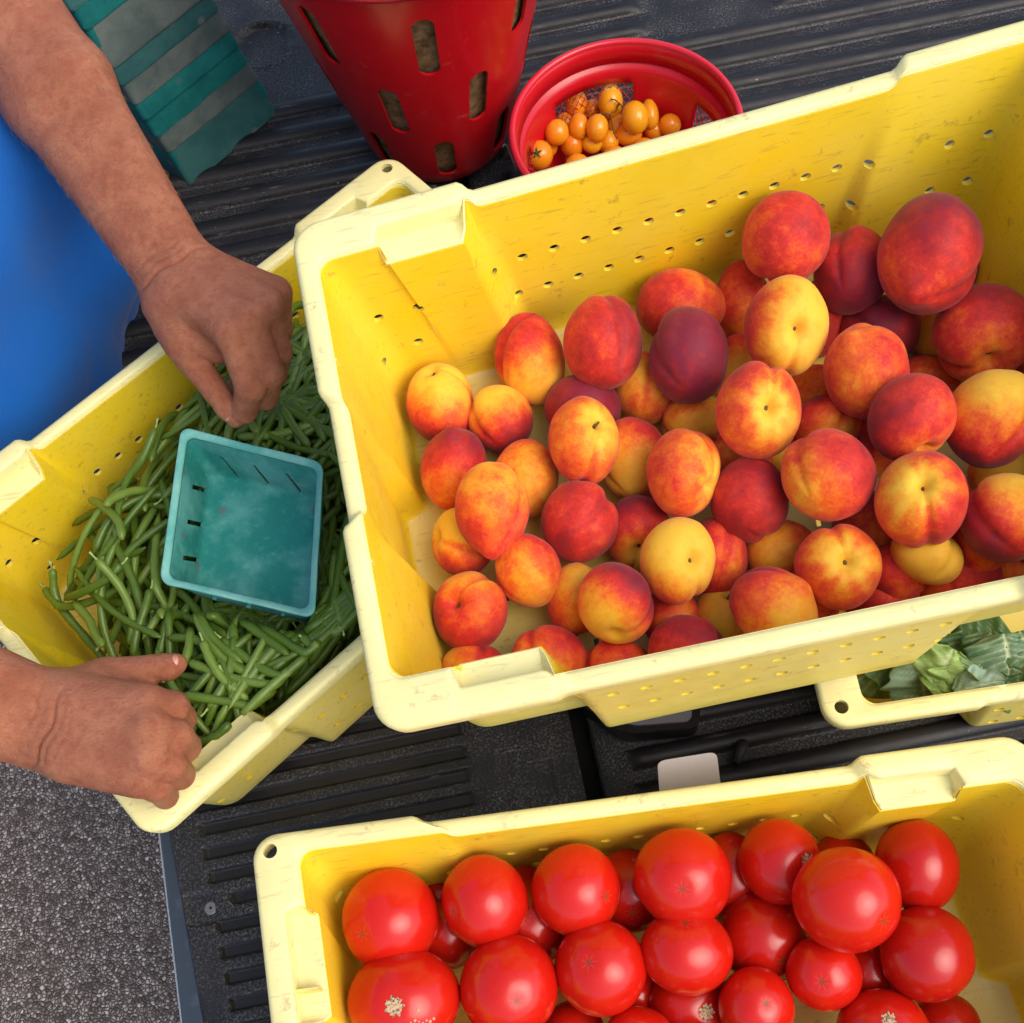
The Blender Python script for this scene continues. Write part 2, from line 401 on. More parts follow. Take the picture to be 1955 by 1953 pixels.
crate_peach = Crate([atp(720, 1403), atp(2330, 1070), atp(2040, 10), atp(551, 434)], .217, {(0,0),(2,1)}, [])
crate_bean.build('yellow crate heaped with green beans, held open under both hands')
crate_tom.build('yellow crate full of big red tomatoes at the near corner of the tailgate')
crate_green.build('yellow crate of leafy greens half hidden under the peach crate')
crate_peach.build('raised yellow crate of peaches resting across the bean and greens crates')
# ================================================================ round fruit: find each one's height along its sight line so that none sink into another
def pack(items, floor, r_scale=1.0, slack=.90, iters=500, lift=0.):
    n = len(items); d = np.array([ray(i['px']*VIEW, i['py']*VIEW) for i in items]); d /= -d[:, 2:3]
    o = np.array([0, 0, CAM_Z]); pr = np.array([math.sqrt(i['a']*i['b'])*VIEW for i in items])
    dirc = MC @ np.array([0, 0, -1.]); lay = np.array([i['lay'] for i in items])
    def pos(z): P = o + d*(CAM_Z - z)[:, None]; dep = (P - o) @ dirc; return P, pr*dep/CAM_F*r_scale
    z = floor + .033 + lay*.042; P, R = pos(z)
    target = floor + R + lay*.036 + lift
    for it in range(iters):
        P, R = pos(z); g = (target - z)*.04
        D = P[:, None] - P[None]; dist = np.linalg.norm(D, axis=2) + np.eye(n)
        pen = np.clip((R[:, None] + R[None])*slack - dist, 0, None)*(1 - np.eye(n))
        sgn = np.sign(D[:, :, 2] + (lay[:, None] - lay[None])*.02 + 1e-6)
        g = g + (pen*sgn).sum(1)*.18
        z = z + g; z = np.maximum(z, floor + R*.96)
    P, R = pos(z); return P, R
def basis(zdir, xhint):
    z = zdir/np.linalg.norm(zdir); x = xhint - z*(xhint @ z)
    if np.linalg.norm(x) < 1e-3: x = np.cross(z, [0, 1, .3])
    x /= np.linalg.norm(x); return np.stack([x, np.cross(z, x), z], 1)
_bm = bmesh.new(); bmesh.ops.create_icosphere(_bm, subdivisions=5, radius=1); _bm.verts.ensure_lookup_table()
ICO = np.array([v.co[:] for v in _bm.verts]); ICOF = [tuple(v.index for v in f.verts) for f in _bm.faces]; _bm.free()
_bm = bmesh.new(); bmesh.ops.create_icosphere(_bm, subdivisions=3, radius=1)
ICO3 = np.array([v.co[:] for v in _bm.verts]); ICO3F = [tuple(v.index for v in f.verts) for f in _bm.faces]; _bm.free()
def stretch(P, ang, a, b):               # ang: lean of the long axis in the picture, degrees right of straight up
    t = math.radians(ang); ax = imdir(math.sin(t), -math.cos(t), 0); k = math.sqrt(a/b)
    s = P @ ax; sid = np.cross(ax, imdir(0, 0, 1)); s2 = P @ sid
    return P + np.outer(s*(k-1), ax) + np.outer(s2*(1/k-1), sid)

m = M('peach skin', .62, .28, Sheen_Weight=.16, Sheen_Roughness=.45, Subsurface_Weight=.06, Subsurface_Scale=.01)
m.b.inputs['Subsurface Radius'].default_value = (1, .35, .15); m.b.inputs['Sheen Tint'].default_value = (1, .78, .72, 1)
t = m.attr('ripe')
t = m.math('ADD', t, m.math('MULTIPLY', m.math('SUBTRACT', m.noise(95, 5, .72), .5), .66))
t = m.math('ADD', t, m.math('MULTIPLY', m.math('SUBTRACT', m.noise(420, 3, .7), .5), .22))
colr = m.ramp(t, [(.0, (.86, .50, .04)), (.24, (.84, .33, .02)), (.42, (.78, .13, .012)), (.60, (.62, .030, .018)), (.80, (.36, .014, .015)), (1, (.20, .012, .03))])
bloom = m.ramp(m.noise(26, 4, .6), [(.5, 0), (.85, .14)])
m.col(m.mix(bloom, colr, (.72, .30, .24))); m.bump(m.noise(900, 2, .6), .10, .0006)
MAT_PEACH = m.m
m = M('stem scar', .8, .2); m.col(m.mix(m.noise(600, 2), (.06, .045, .015), (.16, .12, .04))); MAT_STEM = m.m

def peach(it, P, R, k):
    sx, sy, fr = it['stem']; sz = fr*math.sqrt(max(.02, 1 - min(.98, sx*sx+sy*sy))); zd = imdir(sx, sy, sz)
    gx, gy = it.get('groove', (math.cos(k*2.4), math.sin(k*2.4))); B = basis(zd, imdir(gx, gy, .35))
    D = ICO; th = np.arccos(np.clip(D[:, 2], -1, 1)); ph = np.arctan2(D[:, 1], D[:, 0])
    r = 1 + .035*wob(D, 2.2, k) + .010*wob(D, 6, k+50)
    r = r*(1 - .34*np.exp(-(th/.21)**2) - .11*np.exp(-(th/.55)**2))                               # stem hollow
    g = np.exp(-(ph/(.10 + .05*np.sin(th)))**2)*np.sin(th)**.5; r = r*(1 - .085*g)              # suture
    r = r*(1 + .035*np.exp(-((np.abs(ph)-.45)/.30)**2)*np.sin(th))                               # cheeks
    r = r*(1 + it.get('tip', .05)*np.exp(-((math.pi - th)/.30)**2) - .02*np.exp(-((math.pi-th)/.8)**2))
    for j in range(3):                                                                             # soft puckers running to the stem
        a0 = k*1.7 + j*2.1; r = r*(1 - .018*np.exp(-(np.abs((ph-a0+math.pi) % (2*math.pi)-math.pi)/.14)**2)*np.exp(-(th/.8)**2))
    L = D*r[:, None]*np.array([1, 1, .96]); Wd = stretch(L @ B.T, it['ang'], it['a'], it['b'])
    nw = D @ B.T
    yx, yy = it['yel']; yd = imdir(yx, yy, .45)
    rip = it['bias'] + .08 - 1.3*it.get('con', .34)*(nw @ yd) + .13*wob(nw, 2.6, k+9) + .06*wob(nw*[1, 1, .5], 7, k+20)
    ray_ = .5 + .5*np.sin(ph*5 + k) * np.sin(ph*3 + 2*k)
    rip = rip - it.get('star', .30)*np.exp(-(th/(.34 + .42*ray_))**2)
    rip = rip + .10*g - .12*np.exp(-((np.abs(ph)-.22)/.10)**2)*np.exp(-(th/1.1)**2)
    rip = np.clip(rip, 0, 1)
    o = obj('peach', Wd*R, ICOF, MAT_PEACH); o.location = tuple(P)
    a_ = o.data.attributes.new('ripe', 'FLOAT', 'POINT'); a_.data.foreach_set('value', rip.astype(np.float32))
    tag(o, it['label'], 'peach', 'peaches in the raised crate')
    if fr > 0 or it.get('stalk'):
        q = np.array([0, 0, .63*.96*.92]) @ B.T; base = stretch((q*R)[None], it['ang'], it['a'], it['b'])[0]
        if it.get('stalk'):
            sd_ = zd*.006 + np.array([.001, .001, 0]); V, F = tube([base - zd*.002, base + sd_*.6, base + sd_*1.0 + imdir(.5, -.5, 0)*.002], [.0016, .0013, .0009], 7)
        else:
            V, F = ICO3*np.array([.0028, .0019, .0012]) @ B.T + base, ICO3F
        s = obj('stalk', V, F, MAT_STEM); s.parent = o
    return o
# cx, cy, half height, half width, lean, layer, stem (right, down, +1 seen / -1 hidden), yellow side (right, down), redness, extras, label
PE = [
(830,760,77,60,-12,0,(-.25,-.85,1),(.1,-.75),.42,dict(stalk=1,groove=(.8,-.5),con=.45),'yellow and red peach with a brown stalk, leftmost in the back row'),
(1001,680,87,64,-6,0,(-.3,.9,-1),(.2,.9),.42,dict(groove=(-.7,.1),con=.3),'striped orange peach with a deep groove, under the lower row of wall holes'),
(1137,645,88,71,-6,1,(-.3,-.8,-1),(-.3,.2),.72,dict(tip=.12,con=.10),'upright rosy red peach leaning right over the crimson one, with a pale tip'),
(1278,575,70,80,0,0,(.2,-.8,-1),(.3,-.1),.60,dict(con=.2),'wide orange red peach touching the back wall below the red peeping holes'),
(1300,672,91,70,2,1,(.2,-.7,-1),(0,1),.97,dict(con=.08),'dusky purple peach standing upright in front of the wide orange red one'),
(1398,570,78,50,5,0,(.2,-.8,-1),(-.3,.3),.62,dict(con=.2),'shaded orange peach squeezed between the tall red peach and the wide orange red one'),
(1485,450,86,78,8,2,(.1,-.8,-1),(-.3,.8),.62,dict(con=.20),'tall red peach that stands highest against the middle of the back wall'),
(1608,512,80,66,15,1,(.4,-.6,-1),(-.5,-.5),.76,dict(con=.15),'dark red peach wedged between the two highest peaches by the back wall'),
(1752,480,112,90,14,2,(.4,-.75,-1),(-.4,.9),.82,dict(con=.22,tip=.16,groove=(.5,.4)),'largest purple red peach, pointed at the bottom, with a pale scratch near its top'),
(1818,505,60,28,18,0,(.2,-.8,-1),(0,1),.82,dict(),'thin dark red sliver of peach hidden behind the largest purple one'),
(1483,615,90,76,6,2,(.12,.22,1),(.75,.1),.20,dict(star=.1,con=.42,groove=(0,1)),'bright yellow peach with one purple cheek and a small stem dot'),
(1543,600,72,50,5,0,(.2,-.8,-1),(0,1),.86,dict(),'purple peach peeping out on the right of the yellow one with a purple cheek'),
(1662,622,64,72,0,0,(0,-.6,-1),(-.3,-.8),.84,dict(con=.1),'crimson peach with a tiny pale fleck behind the coral peach'),
(1773,625,62,54,0,0,(.2,-.6,-1),(0,.2),.20,dict(con=.1),'shaded yellow peach between the crimson one and the big rosy one at the right'),
(1855,628,94,86,14,1,(-.05,.75,1),(-.1,.8),.68,dict(con=.15,star=.2),'big rosy peach with a dimple at its foot near the photo right edge'),
(1635,702,88,75,-14,2,(.6,.6,-1),(.2,-.1),.46,dict(con=.1,tip=.16),'coral orange peach with a small point at its upper left'),
(1540,757,66,58,0,0,(.2,-.6,-1),(-.3,0),.60,dict(),'shaded orange red peach between the coral one and the purple and yellow one'),
(1720,790,85,75,20,2,(.25,.85,1),(.5,.4),.62,dict(con=.22,groove=(.4,.7),star=.1),'pink red peach with a golden right side and a groove at its foot'),
(1872,790,96,80,22,2,(.3,-.8,-1),(.05,-.9),.52,dict(con=.46,tip=.09),'large two tone peach, yellow above and red below, with a tip at the lower left'),
(1748,712,40,60,0,0,(.2,-.6,-1),(0,0),.80,dict(),'dark red peach peeping above the pink red one'),
(1430,775,89,75,10,2,(.12,-.02,1),(.1,.35),.50,dict(con=.18,star=.52,groove=(.3,-1)),'purple peach with a yellow star around a stem dot at its centre'),
(1386,690,62,42,20,0,(.2,-.8,-1),(-.2,.6),.42,dict(),'narrow orange peach showing between the dusky purple one and the starred one'),
(1308,795,52,56,0,0,(.2,-.8,-1),(0,0),.26,dict(con=.08),'plain orange peach under the dusky purple one'),
(1216,735,70,56,0,0,(.2,-.8,-1),(-.1,.2),.30,dict(con=.08),'brownish orange peach between the tall rosy one and the dusky purple one'),
(1096,772,66,69,0,0,(.2,-.8,-1),(0,.9),.84,dict(con=.1),'crimson peach directly behind the one with the black stalk'),
(945,790,63,58,-12,0,(0,-.8,-1),(-.4,-.9),.46,dict(con=.42),'small round peach, yellow above and red below, second from the left end'),
(1102,830,79,66,4,1,(.38,-.42,1),(.4,-.2),.42,dict(con=.15,stalk=1,star=.45,groove=(0,1)),'pale pink and yellow peach with a black stalk and puckered shoulder'),
(993,903,72,62,0,0,(.8,.3,-1),(.2,.3),.36,dict(con=.15,tip=.12),'orange peach pointed at its left, behind the heart shaped one'),
(856,885,78,60,6,0,(.1,.8,-1),(-.2,.95),.72,dict(con=.30,tip=.18),'crimson peach pointed at the top, beside the left wall of the crate'),
(929,958,88,66,0,1,(0,-.85,-1),(.45,-.75),.46,dict(con=.26,tip=.22,groove=(.45,0)),'heart shaped rose orange peach with its point downwards'),
(1195,868,80,60,-5,0,(.2,-.8,-1),(-.1,.3),.52,dict(),'red orange peach behind the pink and yellow one at the centre of the heap'),
(1290,893,81,70,-6,1,(.7,.4,1),(.1,-.1),.42,dict(con=.05,star=.35),'mottled pink and yellow peach with a hollow at its lower right'),
(1413,943,79,70,-4,1,(.3,-.6,-1),(0,-.3),.76,dict(con=.06,groove=(.2,.8)),'plain crimson round peach at the centre of the heap'),
(1562,897,83,82,20,2,(.5,-.5,-1),(-.5,.2),.56,dict(con=.24),'large round rose peach with an orange left cheek at the middle of the heap'),
(1480,860,45,42,0,0,(.2,-.8,-1),(0,.5),.28,dict(),'small slice of yellow peach between the starred one and the large round rose one'),
(1738,942,90,80,8,2,(-.25,-.35,1),(-.3,-.2),.50,dict(con=.14,star=.58,groove=(.1,1)),'red peach with yellow rays spreading from a deep stem hollow'),
(1640,840,64,60,0,0,(.2,-.8,-1),(0,.8),.82,dict(),'dark crimson peach in the shade left of the pink red one'),
(1893,893,60,62,0,0,(.2,-.8,-1),(0,.2),.24,dict(),'dull yellow orange peach below the large two tone one'),
(1900,978,84,78,12,1,(-.1,-.75,-1),(.4,-.95),.56,dict(con=.44,groove=(-.5,0)),'peach with a golden top and dark streaked red belly at the right edge'),
(1093,985,76,69,0,0,(.3,-.3,-1),(.2,-.5),.66,dict(con=.10),'streaky red round peach beside the heart shaped one'),
(1203,1005,70,60,0,0,(-.02,.55,1),(0,.95),.70,dict(con=.46,star=.3),'purple red peach with a yellow foot and dark stem hollow, behind the palest peach'),
(1278,1057,79,69,12,1,(.42,-.02,1),(.1,-.35),.16,dict(con=.28,star=.1,groove=(.5,.8)),'palest cream yellow peach with a small stem dot and a faint blush'),
(873,1022,64,60,-25,0,(-.9,-.15,1),(-.2,-.8),.36,dict(con=.34,stalk=1),'golden orange peach with a stalk at its left, under the heart shaped one'),
(997,1076,70,60,-10,0,(.2,-.8,-1),(.2,.8),.42,dict(con=.16),'plain orange oval peach in the lower left of the heap'),
(1352,1055,76,56,0,0,(.2,-.8,-1),(0,0),.82,dict(),'dark crimson peach right of the palest one'),
(1475,1042,64,70,20,0,(.2,-.8,-1),(-.7,.1),.42,dict(con=.2),'orange peach with a yellow edge under the plain crimson one'),
(1583,1070,77,76,-5,1,(-.02,-.22,1),(-.1,-.2),.44,dict(con=.16,star=.52,groove=(-.2,-1)),'orange and red peach with a yellow forked hollow around its stem'),
(1640,1005,80,66,0,0,(.2,-.8,-1),(0,0),.84,dict(),'deep crimson peach in shade between the large rose one and the rayed one'),
(1748,1048,52,66,30,0,(.2,-.8,-1),(0,0),.14,dict(groove=(0,.3)),'greenish yellow peach under the rayed one'),
(1808,1105,72,82,6,0,(.3,-.6,-1),(-.5,.9),.74,dict(con=.22),'purple rose peach above the front rim at the right'),
(1665,1140,60,66,0,0,(.2,-.8,-1),(0,-.8),.74,dict(),'plain red peach just above the front rim, under the forked one'),
(1915,1082,44,60,0,0,(.2,-.8,-1),(0,0),.72,dict(),'low red peach behind the front rim at the right edge'),
(886,1155,72,70,-4,0,(-.45,-.35,1),(.3,-.9),.62,dict(con=.28,star=.0,groove=(.3,-1)),'round red peach with a yellow shoulder and a nick, near the left wall'),
(1085,1132,70,52,10,0,(.2,-.8,-1),(.2,-.5),.40,dict(con=.25),'orange peach tucked behind the red one with a yellow tip'),
(1160,1138,79,66,-6,1,(-.05,.82,1),(-.5,.8),.56,dict(con=.46,star=.2,groove=(.4,.3)),'pink red peach with a yellow tip and rays at its foot'),
(1266,1168,58,52,0,0,(.2,-.8,-1),(0,0),.84,dict(),'dark crimson peach under the palest one'),
(1368,1158,54,54,0,0,(.05,-.8,1),(0,0),.12,dict(stalk=1,con=.08,groove=(.05,-.3)),'pale yellow peach with a bristly stalk, left of the big orange one'),
(1458,1150,74,84,35,1,(-.6,.6,-1),(.5,.6),.36,dict(con=.34,tip=.14),'big lopsided orange peach with a red top and a bump at its right'),
(1036,1243,64,70,0,0,(-.1,-.8,-1),(-.1,.8),.44,dict(con=.26,groove=(-.3,-.3)),'orange peach with a red cheek and a groove, in front by the rim notch'),
(1166,1262,56,62,0,0,(.2,-.8,-1),(0,.4),.48,dict(con=.1),'orange red peach behind the front rim, under the one with the yellow tip'),
(1297,1230,68,70,5,0,(.2,-.8,-1),(-.6,.8),.64,dict(con=.22),'pink red peach with an orange side, at the front rim'),
(897,1272,58,66,20,0,(.15,-.8,-1),(-.7,-.2),.60,dict(con=.30,groove=(.15,-.5)),'grooved red and purple peach in the front left corner of the crate'),
(1572,1178,36,36,0,0,(.2,-.8,-1),(0,0),.28,dict(),'slice of orange peach right of the big lopsided one'),
(1806,985,66,40,15,0,(.2,-.8,-1),(0,0),.84,dict(),'dark red peach just right of the rayed one'),
(1395,870,56,60,0,0,(.2,-.8,-1),(0,0),.72,dict(),'shaded red peach under the starred one'),
(1560,800,54,60,0,0,(.2,-.8,-1),(0,.3),.66,dict(),'shaded red peach under the coral one'),
(1690,1080,56,56,0,0,(.2,-.8,-1),(0,0),.8,dict(),'dark peach deep below the rayed one'),
(1840,1030,56,56,0,0,(.2,-.8,-1),(0,0),.7,dict(),'red peach deep between the rayed one and the streaked one'),
(1520,1130,60,60,0,0,(.2,-.8,-1),(0,0),.8,dict(),'dark red peach under the gap between the forked one and the lopsided one'),
]
items = [dict(px=p[0], py=p[1], a=p[2]*1.045, b=p[3]*1.045, ang=p[4], lay=p[5], stem=p[6], yel=p[7], bias=p[8], label=p[10], **p[9]) for p in PE]
# a few beyond the right edge of the photo keep the heap going
for k, (x, y) in enumerate([(1985,700),(2030,860),(1990,1010),(2090,700),(2110,950),(2040,560)]):
    items.append(dict(px=x, py=y, a=80, b=74, ang=k*10, lay=k % 2, stem=(.3, -.6, -1), yel=(0, -.5), bias=.5+.05*k,
                      label='peach past the right end of the heap, number counted by its row: ' + ['upper red', 'orange middle', 'lower red', 'far upper', 'far lower', 'back row'][k] + ' one'))
for k in range(len(items)):
    if k >= len(PE): items[k]['label'] = ['red peach beyond the rosy one, near the far end of the crate', 'orange red peach at the far end beside the two tone one', 'red peach at the far end low by the front rim', 'dark peach in the far back corner of the crate', 'deep red peach in the far front corner', 'crimson peach against the far end of the back wall'][k-len(PE)]
PF = crate_peach.P(.3, .2, 0.)[2] + .004
PP, PR = pack(items, PF, slack=.88)
def keep_inside(cr, P, R, sides):
    n = cr.n; u = cr.Q[1]-cr.Q[0]; u /= np.linalg.norm(u); v = np.cross(n, u)
    for i in range(len(P)):
        for sd_, o, d in (('front', cr.Q[0], v), ('left', cr.Q[0], np.cross(cr.Q[3]-cr.Q[0], n)), ('back', cr.Q[3], -np.cross(n, cr.Q[2]-cr.Q[3]))):
            if sd_ not in sides: continue
            uu = (P[i]-cr.Q[0]) @ u; cor = sd_ != 'left' and (uu < .15 or uu > .40)
            d = d/np.linalg.norm(d); k = (P[i]-o) @ d - R[i]*.97 - (.044 if cor and sd_ == 'front' and uu > .4 else .026 if sd_ != 'left' else .034)
            if k < 0: P[i] = P[i] - d*k
keep_inside(crate_peach, PP, PR, ('front', 'left', 'back'))
for k, it in enumerate(items): peach(it, PP[k], PR[k], k)

# ================================================================ tomatoes
m = M('tomato skin', .22, .38, Subsurface_Weight=.05, Subsurface_Scale=.01, Coat_Weight=.15, Coat_Roughness=.12)
m.b.inputs['Subsurface Radius'].default_value = (1, .2, .1)
oc = m.co(); sp = m.n('SeparateXYZ'); m.l(oc, sp.inputs[0])
r2 = m.math('SQRT', m.math('ADD', m.math('MULTIPLY', sp.outputs[0], sp.outputs[0]), m.math('MULTIPLY', sp.outputs[1], sp.outputs[1])))
ang = m.math('ARCTAN2', sp.outputs[1], sp.outputs[0])
rays = m.math('MULTIPLY', m.ramp(m.math('SINE', m.math('MULTIPLY', ang, 7.0)), [(.75, 0), (1, .28)]), m.ramp(r2, [(.001, 1), (.0055, 0)]))
dot = m.ramp(r2, [(.0005, .8), (.0013, 0)]); top = m.ramp(sp.outputs[2], [(0, 0), (.01, 1)])
tone = m.attr('tone', 'OBJECT')
base = m.mix(tone, (.38, .005, .004), (.60, .010, .004))
base = m.mix(m.ramp(m.noise(22, 3, .5), [(.35, 0), (.8, .45)]), base, (.62, .024, .005))
base = m.mix(m.ramp(m.noise(500, 2, .5), [(.62, 0), (.70, .05)]), base, (.85, .25, .06))
base = m.mix(m.math('MULTIPLY', rays, top), base, (.78, .40, .16)); base = m.mix(m.math('MULTIPLY', dot, top), base, (.10, .05, .02))
m.col(base); MAT_TOM = m.m
m = M('tomato scar', .8, .2); m.col(m.mix(m.ramp(m.noise(500, 4, .8), [(.42, 0), (.5, 1)]), (.10, .06, .03), (.60, .42, .24))); MAT_SCAR = m.m
m = M('scar speckle', .6, .3); m.col((.78, .34, .20)); MAT_SPK = m.m
TT = [
(735,1700,93,91,0,1,(-.50,.02),.85,'scar','large smooth tomato at the left end of the back row'),
(913,1672,85,81,-25,1,(-.72,.03),.75,'','tomato with a dark blossom dot on its left, second in the back row'),
(1084,1657,85,83,20,1,(.65,-.08),.85,'','round tomato with a pimple at its right, third in the back row'),
(1286,1637,90,92,0,1,(-.15,-.04),.85,'','large tomato with fine yellow rays around a centre dot'),
(1467,1605,80,77,0,1,(.52,-.22),.55,'stem','tomato with a pale corky stem scar at its right, against the back wall'),
(1598,1697,96,101,-10,2,(.48,.15),.9,'','biggest bright red tomato riding highest near the right end'),
(1730,1632,87,76,0,1,(.1,.9),.25,'','darker tomato in the back right corner of the crate'),
(1748,1800,86,90,-10,1,(.95,-.15),.20,'','dark red tomato below the one in the back right corner'),
(762,1884,90,108,-5,1,(-.10,-.22),.8,'spots','very large tomato with a star scar and a spray of pale warts'),
(960,1862,94,93,0,1,(.16,-.06),.85,'','large tomato with a small star dot right of the warty one'),
(1133,1826,87,87,0,1,(-.32,-.42),.85,'','round tomato with a pale streak at its upper left'),
(1295,1795,78,88,5,1,(-.1,-.85),.9,'','broad tomato below the rayed one, near the middle of the crate'),
(1442,1768,84,88,0,0,(.22,.22),.35,'','shaded tomato with a faint star, behind the biggest one'),
(1555,1836,68,71,0,1,(-.3,-.1),1.0,'','small bright orange red tomato below the biggest one'),
(1426,1900,74,71,0,1,(.1,-.45),.9,'','tomato with a pale dot near its top, left of the small orange red one'),
(1636,1835,76,60,0,0,(.1,.9),.25,'','dark tomato between the small orange red one and the dark right one'),
(1667,1946,76,88,0,1,(-.1,-.60),.75,'crack','tomato with a cracked shoulder at the bottom edge on the right'),
(1590,1625,50,60,0,0,(.3,-.9),.2,'','dark tomato peeping over the back of the biggest one'),
(1374,1640,82,66,0,0,(.3,.8),.55,'','tomato tucked between the rayed one and the one with a corky scar'),
(1186,1665,76,80,0,0,(-.02,.25),.2,'','dark tomato behind, between the third and the rayed one'),
(1000,1738,78,86,0,0,(-.12,-.42),.35,'','low tomato with a star dot behind the third of the back row'),
(846,1760,66,70,0,0,(.9,.2),.25,'','dark low tomato with a soft glint between the first two of the back row'),
(1302,1892,70,80,0,0,(.3,-.12),.35,'stem','low tomato with a cracked stem scar, at the bottom centre'),
(1190,1872,62,62,0,0,(.9,.2),.3,'','low dark tomato right of the one with a pale streak'),
(1206,1952,50,66,0,1,(.9,.2),1.0,'','bright tomato cut by the bottom edge, centre'),
(1082,1948,56,60,0,0,(.9,.2),.6,'','tomato cut by the bottom edge beside the star dot one'),
(984,1628,50,50,0,0,(.9,.2),.15,'','dark tomato deep between the second and third of the back row'),
(826,1655,50,40,0,0,(.9,.2),.15,'','dark tomato deep between the first and second of the back row'),
(1782,1935,60,66,0,0,(.9,.2),.2,'','dark tomato at the bottom right against the crate wall'),
(1850,2030,80,84,0,0,(.9,.2),.3,'','dark tomato in the near right corner, past the photo edge'),
(880,2020,84,84,0,0,(.9,.2),.6,'','tomato below the warty one, past the photo edge'),
(1030,2050,84,84,0,1,(.3,.2),.6,'','tomato in the lower rows, left of the bright centre one'),
(1330,2050,84,84,0,1,(.3,.2),.6,'','tomato in the lower rows under the stem scar one'),
(1520,2040,84,84,0,0,(.9,.2),.6,'','tomato in the lower rows under the small orange red one'),
(740,2090,84,84,0,1,(.3,.2),.6,'','tomato in the lower left part of the crate'),
(1180,2100,84,84,0,0,(.9,.2),.6,'','tomato low in the middle of the near rows'),
(1700,2090,84,84,0,1,(.3,.2),.6,'','tomato in the lower right part of the crate'),
]
items = [dict(px=p[0], py=p[1], a=p[2], b=p[3], ang=p[4], lay=p[5]) for p in TT]
TP, TR_ = pack(items, .017, lift=.024); keep_inside(crate_tom, TP, TR_, ('back', 'left'))
def tomato(row, P, R, k):
    sx, sy = row[6]; zd = imdir(sx, sy, math.sqrt(max(.03, 1-sx*sx-sy*sy))); B = basis(zd, imdir(math.cos(k), math.sin(k), .2))
    D = ICO; th = np.arccos(np.clip(D[:, 2], -1, 1)); ph = np.arctan2(D[:, 1], D[:, 0])
    r = 1 + .022*wob(D, 2.0, k+100) + .012*np.sin(ph*5+k)*np.sin(th)**2*np.exp(-((th-.6)/.7)**2) - .035*np.exp(-(th/.22)**2) - .10*np.exp(-((math.pi-th)/.3)**2)
    if row[8] == 'stem': r = r - .05*np.exp(-(th/.16)**2)
    if row[8] == 'crack': r = r - .02*np.exp(-(((D[:, 0]-.25)/.03)**2))*np.exp(-(th/.6)**2)
    # keep the shape in local axes so that object coordinates follow the blossom end
    L = (D*r[:, None]) @ B.T; L = stretch(L, row[4], row[2], row[3]) @ B
    o = obj('tomato', L*R, ICOF, MAT_TOM); o.location = tuple(P); o.rotation_euler = Matrix(B.tolist()).to_euler()
    o['tone'] = float(row[7]); tag(o, row[9], 'tomato', 'big red tomatoes in the near crate')
    if row[8] in ('stem', 'spots', 'crack'):
        rr = {'stem': .0075, 'spots': .0085, 'crack': .0065}[row[8]]; n = 48; pts = [(0, 0)]
        for j in range(n):
            t_ = 2*math.pi*j/n; q = rr*(.62 + .30*abs(math.sin(t_*3.5+k)) + .12*math.sin(t_*11)); pts.append((q*math.cos(t_), q*math.sin(t_)))
        pts = np.array(pts); zz = []
        rad = np.linalg.norm(L*R, axis=1); 
        def surf(x, y):
            dd = L[:, :2]*R - [x, y]; i = np.argmin((dd**2).sum(1) + (L[:, 2] < 0)*9); return (L[i]*R)[2]
        V = [(x, y, surf(x, y) + .0004) for x, y in pts]
        s = obj('scar', V, [(0, 1+j, 1+(j+1) % n) for j in range(n)], MAT_SCAR); s.parent = o
        if row[8] != 'spots':
            V, F = ICO3*[.0022, .0030, .0016] + np.array([0, 0, V[0][2]]), ICO3F; s = obj('stem_stub', V, F, MAT_SCAR); s.parent = o
        else:
            rr_ = random.Random(4); BB = np.linalg.inv(B)
            for j in range(26):
                u = imdir(.10 + rr_.gauss(.42, .16)*.8, .05 + rr_.gauss(.22, .22), 1) ; u = B.T @ u
                i = int(np.argmax(ICO @ u)); q = L[i]*R; s_ = rr_.uniform(.0006, .0014)
                w_ = obj('wart', ICO3*s_*[1, 1, 1] + q*.997, ICO3F, MAT_SPK); w_.parent = o
    return o
for k, row in enumerate(TT): tomato(row, TP[k], TR_[k], k)
# ================================================================ green beans
m = M('bean skin', .38, .5, Subsurface_Weight=.04, Subsurface_Scale=.004)
ti = m.attr('shade', 'OBJECT')
base = m.mix(m.noise(60, 3), (.050, .110, .008), (.100, .175, .012))
base = m.mix(ti, base, (.20, .30, .045))
base = m.mix(m.ramp(m.noise(350, 3, .7), [(.6, 0), (.75, .25)]), base, (.28, .40, .12))
m.col(base); m.bump(m.noise(260, 2), .15, .0008); MAT_BEAN = m.m
m = M('bean tip', .6, .3); m.col((.34, .46, .14)); MAT_TIP = m.m
cb = crate_bean; BO = cb.P(0, 0, 0); BX = cb.P(.6, 0, 0) - BO; BX /= np.linalg.norm(BX); BY = cb.P(0, .4, 0) - BO; BY /= np.linalg.norm(BY)
def bloc(P): d = np.asarray(P) - BO; return np.array([d @ BX, d @ BY])
def bw(x, y, z): p = cb.P(x, y, 0.); return np.array([p[0], p[1], z])
def heap(x, y):                            # heap of beans over the crate, in crate metres
    h = .124 + .022*np.sin(x*9+.6) * np.cos(y*11) * .5
    h = h - .035*np.exp(-((y-.40)/.10)**2) - .045*np.exp(-(x/.09)**2) + .015*np.exp(-((x-.36)/.12)**2) + .012*np.exp(-((y-.05)/.08)**2)
    bx, by = BOXC; h = h - .034*np.exp(-(((x-bx)/.085)**4 + ((y-by)/.085)**4))
    return h
BOXC = bloc(at(470, 1000, .14))
PUX = np.cross(crate_peach.Q[3]-crate_peach.Q[0], crate_peach.n); PUX[2] = 0; PUX /= np.linalg.norm(PUX)
GS = .002; NX, NY = 300, 200; HM = np.zeros((NX, NY))
